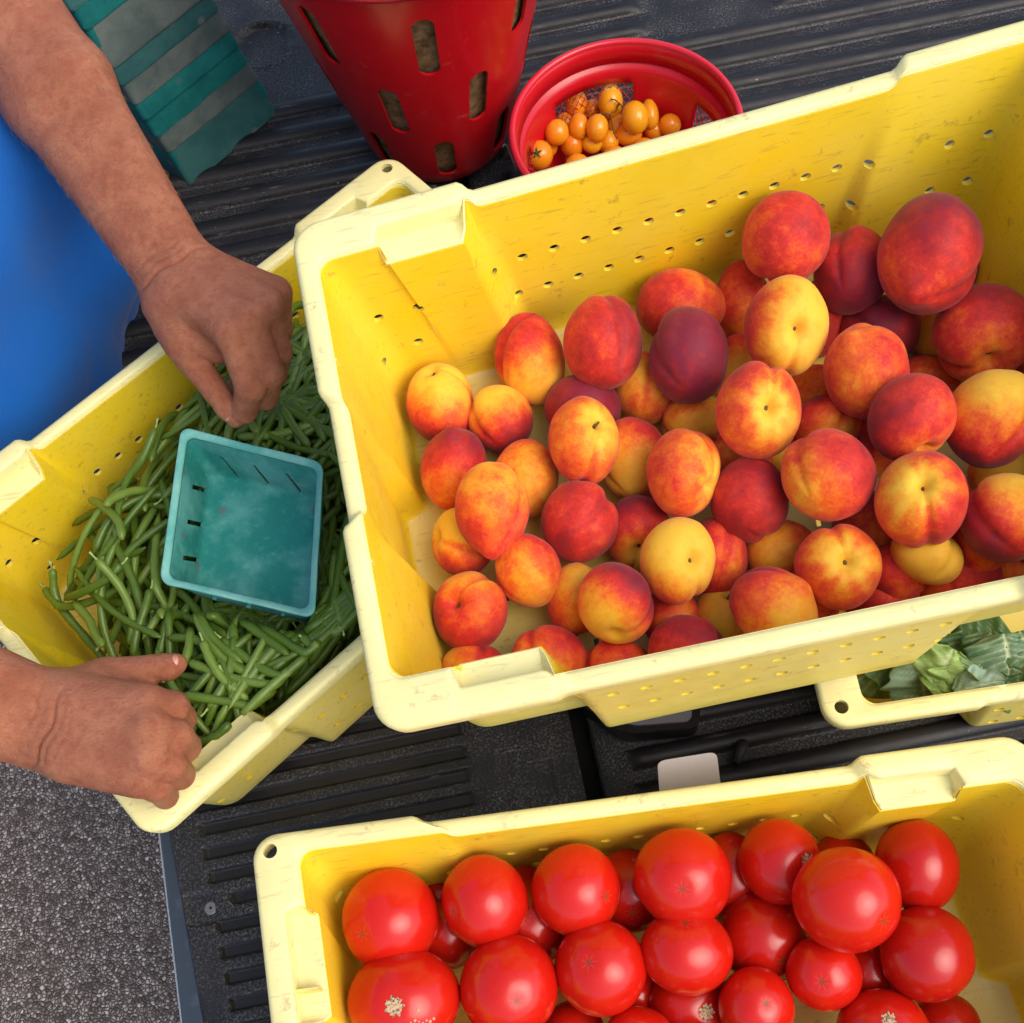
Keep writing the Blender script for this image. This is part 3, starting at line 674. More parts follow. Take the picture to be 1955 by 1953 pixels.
gx, gy = np.meshgrid((np.arange(NX)+.5)*GS, (np.arange(NY)+.5)*GS, indexing='ij'); HM[:] = heap(gx, gy) - .076 + .026*np.exp(-((gy-.03)/.06)**2)
ZB = .206
QBOX = [at(300*1.012, 1099*1.012, ZB), at(593*1.012, 1166*1.012, ZB-.002), at(611*1.012, 872*1.012, ZB+.004), at(341*1.012, 804*1.012, ZB+.004)]
BOXA = bloc(QBOX[1]) - bloc(QBOX[0]); BOXA /= np.linalg.norm(BOXA); BOXC = bloc(sum(QBOX)/4)
def box_mask(p, h):
    d = p - BOXC; return (np.abs(d @ BOXA) < h) & (np.abs(d @ np.array([-BOXA[1], BOXA[0]])) < h)
def lay_bean(pts2, r, drop=.62, lift=None):
    """pts2: bean centre line in crate metres; returns 3D line settled on what lies below"""
    ix = np.clip((pts2[:, 0]/GS).astype(int), 1, NX-2); iy = np.clip((pts2[:, 1]/GS).astype(int), 1, NY-2)
    Hs = np.maximum.reduce([HM[ix, iy], HM[ix+1, iy], HM[ix-1, iy], HM[ix, iy+1], HM[ix, iy-1]]) + r
    s = np.linspace(-1, 1, len(Hs)); A = np.stack([np.ones_like(s), s, s*s], 1); c, *_ = np.linalg.lstsq(A, Hs, rcond=None)
    c[1] = np.clip(c[1], -.022, .022); c[2] = np.clip(c[2], -.012, .006); z = A @ c; z = z + max(0, (Hs - z).max())*drop
    W3 = np.array([bw(p[0], p[1], .17) for p in pts2]); und = ((W3 - crate_peach.Q[0]) @ PUX > .012); z = np.where(und & (z > .150), np.minimum(.150 + .35*(z-.150), .180), z)
    for hx, hy, hr, hz in ((455, 655, 118, .172), (400, 560, 90, .165), (205, 1390, 135, .178), (290, 1270, 70, .190), (425, 770, 50, .188), (505, 700, 85, .172)):
        qq = (W3 - [0, 0, CAM_Z]) @ MC; ux = (977.5 - CAM_F*qq[:, 0]/qq[:, 2])/VIEW - hx; uy = (976.5 + CAM_F*qq[:, 1]/qq[:, 2])/VIEW - hy
        z = np.where(ux*ux + uy*uy < hr*hr, np.minimum(z, hz), z)
    z = np.where(z > .172, .172 + .35*(z-.172), z)
    bxm = box_mask(pts2, .080); z = np.where(bxm, np.minimum(z, .134), z)
    if lift is not None: z = z + lift
    for i in range(len(z)):
        for dx in (-1, 0, 1):
            for dy in (-1, 0, 1):
                a, b = ix[i]+dx, iy[i]+dy
                if HM[a, b] < z[i] + r*.6: HM[a, b] = z[i] + r*.6
    return np.array([bw(p[0], p[1], zz) for p, zz in zip(pts2, z)])
def bean_curve(x, y, a, L, bend, n=17):
    s = np.linspace(-.5, .5, n); th = a + bend*s + bend*.5*np.sin(s*5)*.4; dx = np.cos(th)*L/n; dy = np.sin(th)*L/n
    P = np.stack([np.cumsum(dx), np.cumsum(dy)], 1); P -= P.mean(0); P += [x, y]
    return P if (P[:, 0].min() > .057 and P[:, 0].max() < .545 and P[:, 1].min() > (.033 if P[:, 0].min() > .135 and P[:, 0].max() < .46 else .045) and P[:, 1].max() < .357) else None
def bean_mesh(P, r, k):
    n = len(P); s = np.linspace(0, 1, n); prof = np.clip(np.minimum((s+.02)/.09, (1.02-s)/.14), 0, 1)**.55; prof[0] = .22; prof[-1] = .12
    prof = prof*(1 + .07*np.sin(s*28 + k)); return tube(P, r*prof, 8)
def bean(P, r, k, label, tip=True):
    c0 = P[len(P)//2].copy(); V, F = bean_mesh(P, r, k)
    o = obj('green_bean', np.array(V), F, MAT_BEAN, origin=c0); o['shade'] = float(random.random()**2*.8)
    tag(o, label, 'green bean', 'green beans in the crate')
    if tip and k % 3 == 0:
        d = P[0] - P[1]; d /= np.linalg.norm(d); q = P[0] + d*.001
        V, F = tube([q - d*.002, q + d*.003, q + d*.007 + np.array([0, 0, .002])], [.0013, .0008, .0012], 6)
        t = obj('stem_end', np.array(V) - c0, F, MAT_TIP); t.parent = o
    return o
rb = np.random.default_rng(5); low_parts = []
def rnd():
  while True:
    x = rb.uniform(.05, .55); y = rb.uniform(.036, .10) if rb.random() < .25 else rb.uniform(.04, .36); f = 1.1*math.sin(x*7) + 1.3*math.cos(y*9+1) + .6
    a = f + rb.normal()*.75; L = rb.uniform(.09, .158); c = bean_curve(x, y, a, L, rb.normal()*.55)
    if c is not None: return c, rb.uniform(.0031, .0043)
for k in range(760):
    p, r = rnd(); low_parts.append(bean_mesh(lay_bean(p, r, .45), r, k))
for k in range(45):
    x = rb.uniform(.16, .44); p = bean_curve(x, rb.uniform(.036, .062), rb.normal()*.10, .10, .1)
    if p is not None: low_parts.append(bean_mesh(lay_bean(p, .0042, .45), .0042, k))
V, F = merge(low_parts)
o = obj('green_bean_pile', np.array(V), F, MAT_BEAN); o['shade'] = .1; tag(o, 'lower layers of green beans under the loose ones', 'green beans', kind='stuff')
SPOTS = [((180,960),'by the wall holes at the upper left'),((120,1120),'at the far left end of the crate'),((230,1040),'left of the teal box'),((230,1190),'behind the right thumb base'),
 ((330,780),'between the teal box and the back wall'),((420,780),'under the left thumb'),((540,820),'above the teal box right corner'),((570,620),'between the left fist and peach crate'),
 ((650,960),'squeezed right of the teal box'),((450,1190),'just below the teal box'),((350,1200),'above the right thumb tip'),((560,1200),'below the teal box right corner'),
 ((640,1230),'against the peach crate lower left'),((430,1300),'in the middle of the near side'),((540,1340),'along the near wall'),((390,1400),'by the right fist knuckles'),((400,1000),'under the teal box'),((480,660),'under the left fist'),((230,1350),'under the right palm')]
def bean_label(P, bend, shade):
    q = (P[len(P)//2] - [0, 0, CAM_Z]) @ MC; px = (977.5 + CAM_F*q[0]/-q[2])/VIEW; py = (976.5 - CAM_F*q[1]/-q[2])/VIEW
    w_ = min(SPOTS, key=lambda t: (t[0][0]-px)**2 + (t[0][1]-py)**2)[1]
    d = P[-1] - P[0]; q2 = (P[0] - [0, 0, CAM_Z]) @ MC; q3 = (P[-1] - [0, 0, CAM_Z]) @ MC
    dx, dy = q3[0]/-q3[2] - q2[0]/-q2[2], q3[1]/-q3[2] - q2[1]/-q2[2]; a = math.degrees(math.atan2(dy, dx)) % 180
    di = ['level', 'right leaning', 'upright', 'left leaning'][int(((a+22.5) % 180)//45)]
    return f"{'pale' if shade > .3 else 'deep'} green {'curved' if abs(bend) > .35 else 'straight'} {di} bean {w_}"
def in_box(p): return box_mask(p, .068).sum() > 2
for k in range(262):
    p, r = rnd()
    while in_box(p): p, r = rnd()
    P3 = lay_bean(p, r, .6); v1 = p[3]-p[0]; v2 = p[-1]-p[-4]; bd = math.atan2(v1[0]*v2[1]-v1[1]*v2[0], v1 @ v2)
    o = bean(P3, r, k, 'x'); o['label'] = bean_label(P3, bd, o['shade'])
# the long ones one can pick out in the photo, drawn where they lie
HB = [
([(195,838),(192,880),(203,930),(215,975)],'green bean standing up against the wall by the two holes, stalk end highest'),
([(48,1150),(100,1152),(160,1146),(235,1118)],'long green bean reaching furthest left over the yellow floor'),
([(110,1090),(105,1130),(130,1190),(165,1258)],'curved green bean hugging the left end of the crate'),
([(180,960),(215,985),(250,1020),(262,1058)],'bent green bean above the leftmost cluster, left of the teal box'),
([(250,1090),(220,1118),(170,1140),(130,1140)],'pale green bean crossing the reaching one at the left'),
([(395,1130),(400,1180),(425,1230),(475,1268)],'long green bean hooking down from under the teal box'),
([(415,1195),(470,1200),(520,1225),(560,1250)],'green bean arching right below the teal box'),
([(470,1190),(530,1215),(590,1245),(650,1255)],'long straight green bean pointing at the peach crate'),
([(375,1270),(440,1290),(500,1300),(560,1302)],'green bean lying level above the right thumb tip'),
([(370,1335),(440,1337),(500,1345),(575,1353)],'straight green bean with a hooked pale end, right of the lower fist'),
([(440,1290),(455,1330),(462,1380),(458,1430)],'upright green bean below the middle of the heap'),
([(345,1300),(370,1270),(380,1225),(372,1205)],'green bean beside the right thumb tip'),
([(480,1375),(540,1365),(590,1345),(620,1325)],'green bean rising right along the front wall'),
([(520,745),(545,725),(580,700),(610,680)],'green bean coming out from under the left fist to the right'),
([(525,700),(545,640),(560,600),(575,560)],'green bean standing up between the left fist and the peach crate'),
([(525,755),(545,790),(570,830),(598,865)],'pale green bean running from the left fist to the teal box corner'),
([(550,770),(580,790),(605,815),(625,850)],'green bean lying parallel to the peach crate wall'),
([(465,770),(480,800),(492,830),(505,850)],'green bean just below the index knuckle'),
([(322,735),(345,745),(370,765),(395,770)],'dark green bean poking out left of the left thumb'),
([(345,770),(325,800),(310,850),(300,900)],'long dark green bean left of the teal box top corner'),
([(320,850),(290,900),(255,925),(215,945)],'green bean leaning toward the wall holes'),
([(300,935),(270,955),(240,985),(235,1000)],'green bean end left of the teal box side'),
([(620,1180),(640,1200),(665,1215),(690,1225)],'green bean at the lower right corner of the teal box'),
([(215,1095),(245,1130),(262,1180),(255,1230)],'green bean in the lower left of the heap, pointing down'),
([(150,1150),(185,1190),(205,1225),(225,1250)],'green bean slanting to the back of the right hand'),
([(300,1130),(285,1170),(270,1210),(262,1250)],'green bean slanting down from the teal box corner'),
([(440,1230),(500,1270),(560,1290),(640,1292)],'long green bean below the level one, toward the crate edge'),
([(410,1240),(420,1270),(440,1300),(480,1330)],'green bean crossing under the long hooked one'),
([(560,1180),(580,1210),(610,1240),(650,1262)],'green bean slanting down at the right of the heap'),
([(350,1390),(400,1410),(440,1400),(480,1410)],'green bean beside the ring finger of the lower fist'),
]
def px_to_crate(px, py):
    z = .13
    for _ in range(6):
        q = bloc(at(px*VIEW, py*VIEW, z)); z = min(float(heap(q[0], q[1])), .16) + .012 + .005
    return q
for k, (pts, lab) in enumerate(HB):
    Q = np.array([px_to_crate(*p) for p in pts]); t = np.linspace(0, 3, 17)
    P2 = []
    for tt in t:                                    # Catmull-Rom through the four marks
        i = min(int(tt), 2); u = tt-i; p0, p1, p2, p3 = Q[max(i-1, 0)], Q[i], Q[i+1], Q[min(i+2, 3)]
        P2.append(.5*(2*p1 + (p2-p0)*u + (2*p0-5*p1+4*p2-p3)*u*u + (3*p1-p0-3*p2+p3)*u**3))
    P2 = np.array(P2); P2[:, 0] = np.clip(P2[:, 0], .055, .55); P2[:, 1] = np.clip(P2[:, 1], .040, .354)
    bean(lay_bean(P2, 0.0041, .7), .0041, k*3, lab)

# ================================================================ moulded pulp boxes
def pulp(name, dark, light, seed):
    m = M(name, .85, .25)
    v = m.n('Mapping'); v.inputs['Location'].default_value = (seed, seed, seed); m.l(m.co(), v.inputs[0]); v = v.outputs[0]
    c = m.mix(m.ramp(m.noise(18, 4, .6, v), [(.42, 0), (.60, 1)]), dark, light)
    c = m.mix(m.ramp(m.noise(140, 4, .8, v), [(.55, 0), (.75, .35)]), c, tuple(min(1, q*1.6) for q in light))
    st = m.math('MULTIPLY', m.ramp(m.vor(32, vec=v), [(.12, .75), (.20, 0)]), m.ramp(m.noise(11, 2, .5, v), [(.46, 0), (.54, 1)]))
    c = m.mix(st, c, (.16, .15, .16)); m.col(c)
    m.bump(m.math('ADD', m.noise(160, 4, .7, v), m.math('MULTIPLY', m.noise(30, 3, .5, v), 2)), .45, .0012); return m.m
MAT_TEAL = pulp('teal pulp', (.025, .25, .215), (.12, .40, .35), 0)
MAT_TEALRIM = pulp('teal pulp rim', (.11, .40, .34), (.22, .52, .44), 2)
MAT_DTEAL = pulp('dark teal pulp', (.004, .12, .115), (.010, .165, .155), 4)
MAT_GTEAL = pulp('weathered teal pulp', (.075, .105, .098), (.12, .15, .135), 7)
MAT_MTEAL = pulp('dull teal pulp', (.022, .095, .095), (.035, .125, .12), 9)
def pulp_box(Q, n, H, inset, mats, label, root_at, group=None, slots=True, seed=0, T=.0022, lip=.0095, RC=.013):
    """open box: Q four rim corners, n points from floor to rim"""
    root = empty('berry_box', tuple(root_at), label, 'berry box', group)
    cen = sum(Q)/4
    def ring(ins, z, r, amp=0, sd=0):
        K = 14; L = np.linalg.norm(Q[1]-Q[0]); q = []
        for side in range(4):
            for t in np.linspace(0, 1, K): q.append((side, t))
            for ph in np.linspace(0, math.pi/2, 6)[1:-1]: q.append((side, ph+10))
        P = []; h = L/2
        for side, t in q:
            if t < 2: x, y = -h+ins+r + t*(L-2*ins-2*r), -h+ins
            else: ph = t-10; x, y = h-ins-r+r*math.sin(ph), -h+ins+r-r*math.cos(ph)
            for _ in range(side): x, y = -y, x
            u, v = (x+h)/L, (y+h)/L; P.append(bil(Q, u, v) - n*(H-z))
        P = np.array(P)
        if amp: d = P - cen; P = P + (wob(P, 90, sd)*amp)[:, None]*d/np.linalg.norm(d, axis=1)[:, None]*.6 + np.outer(wob(P, 110, sd+1)*amp, n)
        return P
    A = .0007 if slots else .0004
    R = [ring(0, H-.0022, RC, A, seed), ring(.0002, H-.0002, RC, A, seed), ring(lip*.17, H+.0003, RC-.001, A, seed), ring(lip*.44, H-.0004, RC-.001, A, seed), ring(lip*.9, H-.0016, RC-.001, .0004, seed),
         ring(lip+.0005, H-.0032, RC-.002, .0004, seed), ring(lip+.0005, H-.0054, RC-.002), ring(lip*.82, H-.0042, RC-.001), ring(lip*.3, H-.0034, RC-.001)]
    m_ = len(R[0]); V = np.concatenate(R); F = grid_faces(len(R), m_) + [((len(R)-1)*m_+j, (len(R)-1)*m_+(j+1) % m_, (j+1) % m_, j) for j in range(m_)]
    o = obj('rim', V, F, mats[1], root); fix_normals(o.data)
    def wall(f, off): 
        return ring(lip*(1-f) + inset*f + off, (H-.0030)*(1-f) + .006*f, RC-.002+.004*f, .0004*(1 if 0 < f < 1 else 0), seed)
    Ri = [wall(f, 0) for f in (0, .12, .3, .5, .7, .88, 1)] + [ring(inset+.002, .0035, .014), ring(inset+.006, .0022, .012)]
    Ro = [wall(f, -T) for f in (0, .12, .3, .5, .7, .88, 1)] + [ring(inset, 0, .014)]
    rows = Ri + Ro[::-1]; V = list(np.concatenate(rows)); F = grid_faces(len(Ri), m_)
    for i in range(len(Ri), len(rows)-1): F += [(i*m_+j, i*m_+(j+1) % m_, (i+1)*m_+(j+1) % m_, (i+1)*m_+j) for j in range(m_)]
    F += [((len(rows)-1)*m_+j, (len(rows)-1)*m_+(j+1) % m_, (j+1) % m_, j) for j in range(m_)]
    for i in (len(Ri)-1, len(Ri)):
        V.append(np.mean(rows[i], axis=0)); F += [(i*m_+j, i*m_+(j+1) % m_, len(V)-1) for j in range(m_)]
    b = obj('basket', np.array(V), F, mats[0], root); fix_normals(b.data)
    if slots:
        parts = []; L = np.linalg.norm(Q[1]-Q[0])
        for side in range(4):
            for a, tilt in ((.27, .0), (.5, .0), (.73, .0)):
                for zz in (H*.34,):
                    ins = .0095 + (inset-.0095)*(1-zz/H)
                    def pt(x, dy, z, side=side):
                        X, Y = x - L/2, -L/2 + dy
                        for _ in range(side): X, Y = -Y, X
                        return bil(Q, (X+L/2)/L, (Y+L/2)/L) - n*(H-z)
                    x0 = a*L; hw, hh = .0021, .0150; Vb = []
                    for dz in (-1, 1):
                        for dy in (ins-.010, ins+.012):
                            for dx in (-1, 1): Vb.append(pt(x0 + dx*hw + dz*.005 + random.uniform(-.0003, .0003), dy, zz + dz*hh))
                    parts.append((Vb, [(0,1,3,2),(4,6,7,5),(0,4,5,1),(2,3,7,6),(0,2,6,4),(1,5,7,3)]))
        boolean(b, *merge(parts))
    sharp(b, 60)
    return root
Q = QBOX
nQ = np.cross(Q[1]-Q[0], Q[3]-Q[0]); nQ /= np.linalg.norm(nQ)
pulp_box(Q, nQ, .062, .0135, (MAT_TEAL, MAT_TEALRIM), 'empty teal pulp berry box, right way up on the green beans between the hands', sum(Q)/4 - nQ*.062, slots=True, seed=3, lip=.0060, RC=.010)
# leaning stack of nested, upturned boxes
b0, b1 = at(364, 354, .004), at(531, 213, .004); t0, t1 = at(121, 0, .225), at(428, 0, .225)
up0 = t0 - b0; up1 = t1 - b1; up = (up0 + up1)/2; up = up/up[2]; ax = b1 - b0; wdt = np.linalg.norm(ax); ax /= wdt
upn = up/np.linalg.norm(up); inn = np.cross(upn, ax); inn /= np.linalg.norm(inn)
cols = [MAT_MTEAL, MAT_DTEAL, MAT_GTEAL, MAT_DTEAL, MAT_DTEAL, MAT_GTEAL, MAT_MTEAL, MAT_GTEAL, MAT_DTEAL, MAT_DTEAL, MAT_MTEAL]
names = ['lowest', 'second', 'third', 'fourth', 'fifth', 'sixth', 'seventh', 'eighth', 'ninth', 'tenth', 'topmost']
tint = {id(MAT_MTEAL): 'dull teal', id(MAT_DTEAL): 'dark teal', id(MAT_GTEAL): 'weathered grey'}
for k in range(11):
    jr = np.random.default_rng(60+k); f = b0 + upn*(.0262*k + jr.uniform(-.0015, .0015)) + inn*jr.uniform(-.0012, .0012) + ax*jr.uniform(-.0012, .0012); Qs = [f + ax*wdt, f, f + inn*wdt, f + ax*wdt + inn*wdt]
    nn = -upn
    pulp_box([q + 0 for q in Qs], nn, .060, .0045, (cols[k], cols[k]), f'{tint[id(cols[k])]} pulp box turned upside down, {names[k]} of the leaning stack', f + ax*wdt/2 + inn*wdt/2, 'berry boxes nested in the leaning stack', slots=False, seed=20+k, lip=.0016, RC=.007)

# ================================================================ red bucket and red colander
def red(name, c, dirt):
    m = M(name, .3, .5, Coat_Weight=.1)
    b = m.mix(m.ramp(m.noise(12, 4, .7), [(.3, 0), (.75, .5)]), c, tuple(q*.7 for q in c))
    b = m.mix(m.ramp(m.noise(45, 5, .8), [(.60, 0), (.72, dirt)]), b, (.32, .22, .16)); m.col(b); return m.bump(m.noise(30, 2), .06, .003).m
MAT_RED = red('worn red plastic', (.56, .004, .010), .35); MAT_RED2 = red('bright red plastic', (.62, .006, .016), .08)
MAT_REDRIM = red('red rim plastic', (.70, .02, .04), .08)
m = M('burlap', .95, .1); m.col(m.mix(m.ramp(m.noise(40, 5, .8), [(.35, 0), (.65, 1)]), (.10, .055, .022), (.36, .24, .13))); m.bump(m.noise(160, 4, .7), .7, .003); MAT_SACK = m.m
def lathe(prof, seg, c, a0=0, a1=2*math.pi, ax=None, jag=None):
    closed = abs(a1-a0-2*math.pi) < 1e-6; V = []; n = seg if closed else seg+1
    for i, (r, z) in enumerate(prof):
        for k in range(n):
            a = a0 + (a1-a0)*k/seg; V.append((c[0]+r*math.cos(a), c[1]+r*math.sin(a), c[2]+z))
    return V, grid_faces(len(prof), n, closed)
BC = np.array([.028, 1.100, .010]); BR0, BR1, BH = .083, .165, .37
root = empty('red_bucket', tuple(BC), 'tall red slotted picking bucket lined with brown sacking, standing behind the crates', 'bucket')
def bprof(off): return [(BR0*.0+.001, .004+off*0), (BR0-.006-off, .004), (BR0-off, .012)] + [(BR0-off + (BR1-BR0)*t, BH*t) for t in np.linspace(.08, 1, 12)]
V1, F1 = lathe(bprof(0), 96, BC); V2, F2 = lathe([(.001, .008), (BR0-.010, .008)] + [(BR0-.0035 + (BR1-BR0)*t, BH*t) for t in np.linspace(.04, 1, 12)], 96, BC)
n1 = len(V1); k1 = len(bprof(0)); V = V1 + V2; F = F1 + [tuple(i+n1 for i in f) for f in F2]
F += [((k1-1)*96+j, (k1-1)*96+(j+1) % 96, n1+13*96+(j+1) % 96, n1+13*96+j) for j in range(96)]
F += [tuple(range(96)), tuple(range(n1, n1+96))[::-1]]
pail = obj('pail', V, F, MAT_RED, root); fix_normals(pail.data)
parts = []
for row, (z, hl, ph) in enumerate(((.066, .036, .0), (.165, .042, .5), (.275, .045, 0))):
    for k in range(8):
        a = 2*math.pi*(k+ph)/8 - .02; r = BR0 + (BR1-BR0)*z/BH; hw = .0112
        e = np.array([math.cos(a), math.sin(a), 0]); s_ = np.array([-math.sin(a), math.cos(a), 0]); out = []
        for j in range(20):
            t = 2*math.pi*j/20; x = hw*math.cos(t); zz = hw*math.sin(t) + (hl-hw)*(1 if math.sin(t) >= 0 else -1); out.append((x, zz))
        Vc = [BC + e*(r-.02 + (BR1-BR0)/BH*zz) + s_*x + [0, 0, z+zz] for x, zz in out] + [BC + e*(r+.02 + (BR1-BR0)/BH*zz) + s_*x + [0, 0, z+zz] for x, zz in out]
        parts.append((Vc, [(j, (j+1) % 20, 20+(j+1) % 20, 20+j) for j in range(20)] + [tuple(range(20))[::-1], tuple(range(20, 40))]))
boolean(pail, *merge(parts)); sharp(pail, 40)
V, F = lathe([(BR1-.002, BH-.008), (BR1+.009, BH-.008), (BR1+.010, BH+.001), (BR1+.003, BH+.004), (BR1-.004, BH+.003)], 96, BC); o = obj('bucket_rim', V, F, MAT_REDRIM, root)
s_ = o.modifiers.new('s', 'SOLIDIFY'); s_.thickness = .002
V, F = lathe([(.001, .012), (BR0-.014, .012)] + [(BR0-.0095 + (BR1-BR0)*t, BH*t) for t in np.linspace(.06, .93, 22)] + [(BR1-.05, BH*.90), (.001, BH*.88)], 80, (0, 0, 0))
V = np.array(V); V[:, :2] *= (1 + .022*wob(V, 60, 3))[:, None]; o = obj('burlap_sack', V, F, MAT_SACK, origin=np.zeros(3)); o.location = tuple(BC)
tag(o, 'brown burlap sacking bulging at the slots inside the tall red bucket', 'sack')

CC = np.array([.2195, .936, .009]); CR1, CR0, CH = .1175, .094, .138
tilt = Matrix.Identity(3)
root = empty('red_colander', tuple(CC), 'round bright red basket with mesh side panels holding the orange cherry tomatoes', 'colander')
def crad(z): return CR0 + (CR1-CR0)*z/CH
# solid wall with four windows, window panels as real lattice
wins = [(math.radians(a), math.radians(a+52)) for a in (-22, 68+4, 158, 248)]
zl, zh = .012, .088
seg = 144; zs = [.004, .008, zl, .03, .06, zh, .098, .108, .1085, .112, .1125, .126, CH]; rr = [crad(z) for z in zs]; rr[8] += .0022; rr[9] += .0024; rr = [q + (.003 if zs[i] >= .1085 else 0) for i, q in enumerate(rr)]
V, F = [], []
for i, z in enumerate(zs):
    for k in range(seg):
        a = 2*math.pi*k/seg; V.append((CC[0]+rr[i]*math.cos(a), CC[1]+rr[i]*math.sin(a), CC[2]+z))
for i in range(len(zs)-1):
    for k in range(seg):
        a = 2*math.pi*(k+.5)/seg
        if zs[i] >= zl-1e-6 and zs[i+1] <= zh+1e-6 and any((a-w0) % (2*math.pi) < (w1-w0) for w0, w1 in wins): continue
        F.append((i*seg+k, i*seg+(k+1) % seg, (i+1)*seg+(k+1) % seg, (i+1)*seg+k))
V.append((CC[0], CC[1], CC[2]+.003)); F += [(len(V)-1, k, (k+1) % seg) for k in range(seg)]
o = obj('tub', V, F, MAT_RED2, root); s_ = o.modifiers.new('s', 'SOLIDIFY'); s_.thickness = .0028; s_.offset = 0
V, F = lathe([(CR1-.001+.003, CH-.012), (CR1+.0065, CH-.011), (CR1+.008, CH-.002), (CR1+.0065, CH+.0015), (CR1+.002, CH+.0020), (CR1+.0005, CH-.001)], 144, CC)
F += [(5*144+j, 5*144+(j+1) % 144, (j+1) % 144, j) for j in range(144)]; obj('colander_rim', V, F, MAT_REDRIM, root)
for w0, w1 in wins:
    V, F = [], []; nu, nv = 22, 13
    for j in range(nv+1):
        for i in range(nu+1):
            a = w0 + (w1-w0)*i/nu; z = zl + (zh-zl)*j/nv; r = crad(z)
            V.append((CC[0]+r*math.cos(a), CC[1]+r*math.sin(a), CC[2]+z))
    W_ = nu+1
    for j in range(1, nv):
        for i in range(1, nu):
            if (i+j) % 2: F.append((j*W_+i-1, (j-1)*W_+i, j*W_+i+1, (j+1)*W_+i))
    o = obj('mesh_panel', V, F, MAT_RED2, root); wf = o.modifiers.new('w', 'WIREFRAME'); wf.thickness = .0013; wf.use_even_offset = False

m = M('cherry tomato skin', .16, .5, Subsurface_Weight=.12, Subsurface_Scale=.006)
m.b.inputs['Subsurface Radius'].default_value = (1, .5, .1); tone = m.attr('tone', 'OBJECT')
m.col(m.mix(m.ramp(m.noise(40, 3), [(.3, 0), (.7, .5)]), m.mix(tone, (.80, .20, .008), (.85, .42, .015)), (.84, .34, .01))); MAT_CH = m.m
m = M('green calyx', .7, .3); m.col((.05, .10, .02)); MAT_CAL = m.m
CT = [(1087,195,24,19,0,1,.1,'orange cherry tomato at the upper left of the pile'),(1117,206,17,14,0,0,.4,'small golden cherry tomato behind the upper left one'),
(1152,192,30,21,0,1,.8,'tallest golden cherry tomato, with brown stalks across it'),(1198,222,28,23,-8,1,.8,'big golden cherry tomato right of the stalks'),
(1226,216,26,15,-8,0,.7,'golden cherry tomato half behind the big one on the right'),(1092,239,23,17,0,1,.2,'orange cherry tomato below the upper left one'),
(1127,242,24,19,0,1,.5,'golden orange cherry tomato at the middle of the pile'),(1051,250,22,20,0,1,.3,'orange cherry tomato at the left side of the pile'),
(1080,272,23,20,0,1,.0,'deep orange cherry tomato above the crate rim'),(1033,268,26,18,-10,0,.2,'orange cherry tomato behind the one with a calyx'),
(1018,293,25,23,0,1,.2,'orange cherry tomato with a green calyx, lowest on the left'),(1117,271,17,17,0,1,1.,'small yellow cherry tomato above the crate rim'),
(1148,268,20,18,0,0,.5,'cherry tomato beside the small yellow one'),(1187,254,20,22,0,1,.3,'orange cherry tomato below the big golden one'),
(1234,245,17,16,0,0,.1,'small orange cherry tomato near the right end'),(1264,236,19,19,0,0,.1,'rightmost orange cherry tomato, by the mesh panel'),
(1165,238,20,17,0,0,.6,'shaded cherry tomato under the stalks'),(1066,232,18,17,0,0,.1,'shaded cherry tomato behind the left side of the pile'),
(1160,300,22,22,0,0,.3,'cherry tomato under the crate rim, middle'),(1090,315,22,22,0,0,.3,'cherry tomato under the crate rim, left'),(1215,285,22,22,0,0,.3,'cherry tomato under the crate rim, right')]
items = [dict(px=p[0], py=p[1], a=p[2]*1.13, b=p[3]*1.13, ang=p[4], lay=p[5]*.3) for p in CT]
QP, QR = pack(items, CC[2]+.036, 1, .86)
for k, row in enumerate(CT):
    zd = imdir(-.2, .1, .9) if k == 10 else imdir(math.cos(k*2.1)*.8, math.sin(k*1.3)*.8, -.4); B = basis(zd, np.array([1, .2, 0]))
    th = np.arccos(np.clip(ICO3[:, 2], -1, 1)); r = 1 + .02*wob(ICO3, 2, k) - .05*np.exp(-(th/.25)**2)
    L = stretch((ICO3*r[:, None]) @ B.T, row[4], row[2], row[3])
    o = obj('cherry_tomato', L*QR[k], ICO3F, MAT_CH); o.location = tuple(QP[k]); o['tone'] = float(row[6])
    tag(o, row[7], 'cherry tomato', 'orange cherry tomatoes in the red colander')
    if k in (10, 2, 4):
        parts = []
        base = stretch((np.array([0, 0, .96]) @ B.T)[None], row[4], row[2], row[3])[0]*QR[k]
        for j in range(5):
            a = j*1.257; d = (B @ np.array([math.cos(a), math.sin(a), .12]))*.006; parts.append(tube([base, base + d*.6 + zd*.0012, base + d*1.1 + zd*.0004], [.0011, .0010, .0003], 6))
        parts.append(tube([base, base+zd*.003], [.0016, .0012], 7))
        c = obj('calyx', *merge(parts), MAT_CAL); c.parent = o
def ppt(px, py, z): return at(px*VIEW, py*VIEW, z)
m = M('dry stalk', .8, .2); m.col((.14, .075, .02)); MAT_STALK = m.m
zc = QP[2][2] + QR[2] + .002; parts = []
for pl in ([(1118,222),(1135,213),(1150,216),(1163,208),(1168,195)], [(1150,216),(1155,232),(1158,250),(1164,262)], [(1168,195),(1176,203),(1180,214)], [(1168,195),(1160,188),(1152,187)]):
    parts.append(tube([ppt(x, y, zc-.004*abs(i-1.5)) for i, (x, y) in enumerate(pl)], [.0009]*len(pl), 6))
tag(obj('tomato_stalk', *merge(parts), MAT_STALK), 'thin brown forked tomato stalk lying over the golden cherry tomatoes', 'stalk')
m = M('wire', .35, .5, Metallic=.8); m.col((.6, .58, .54))
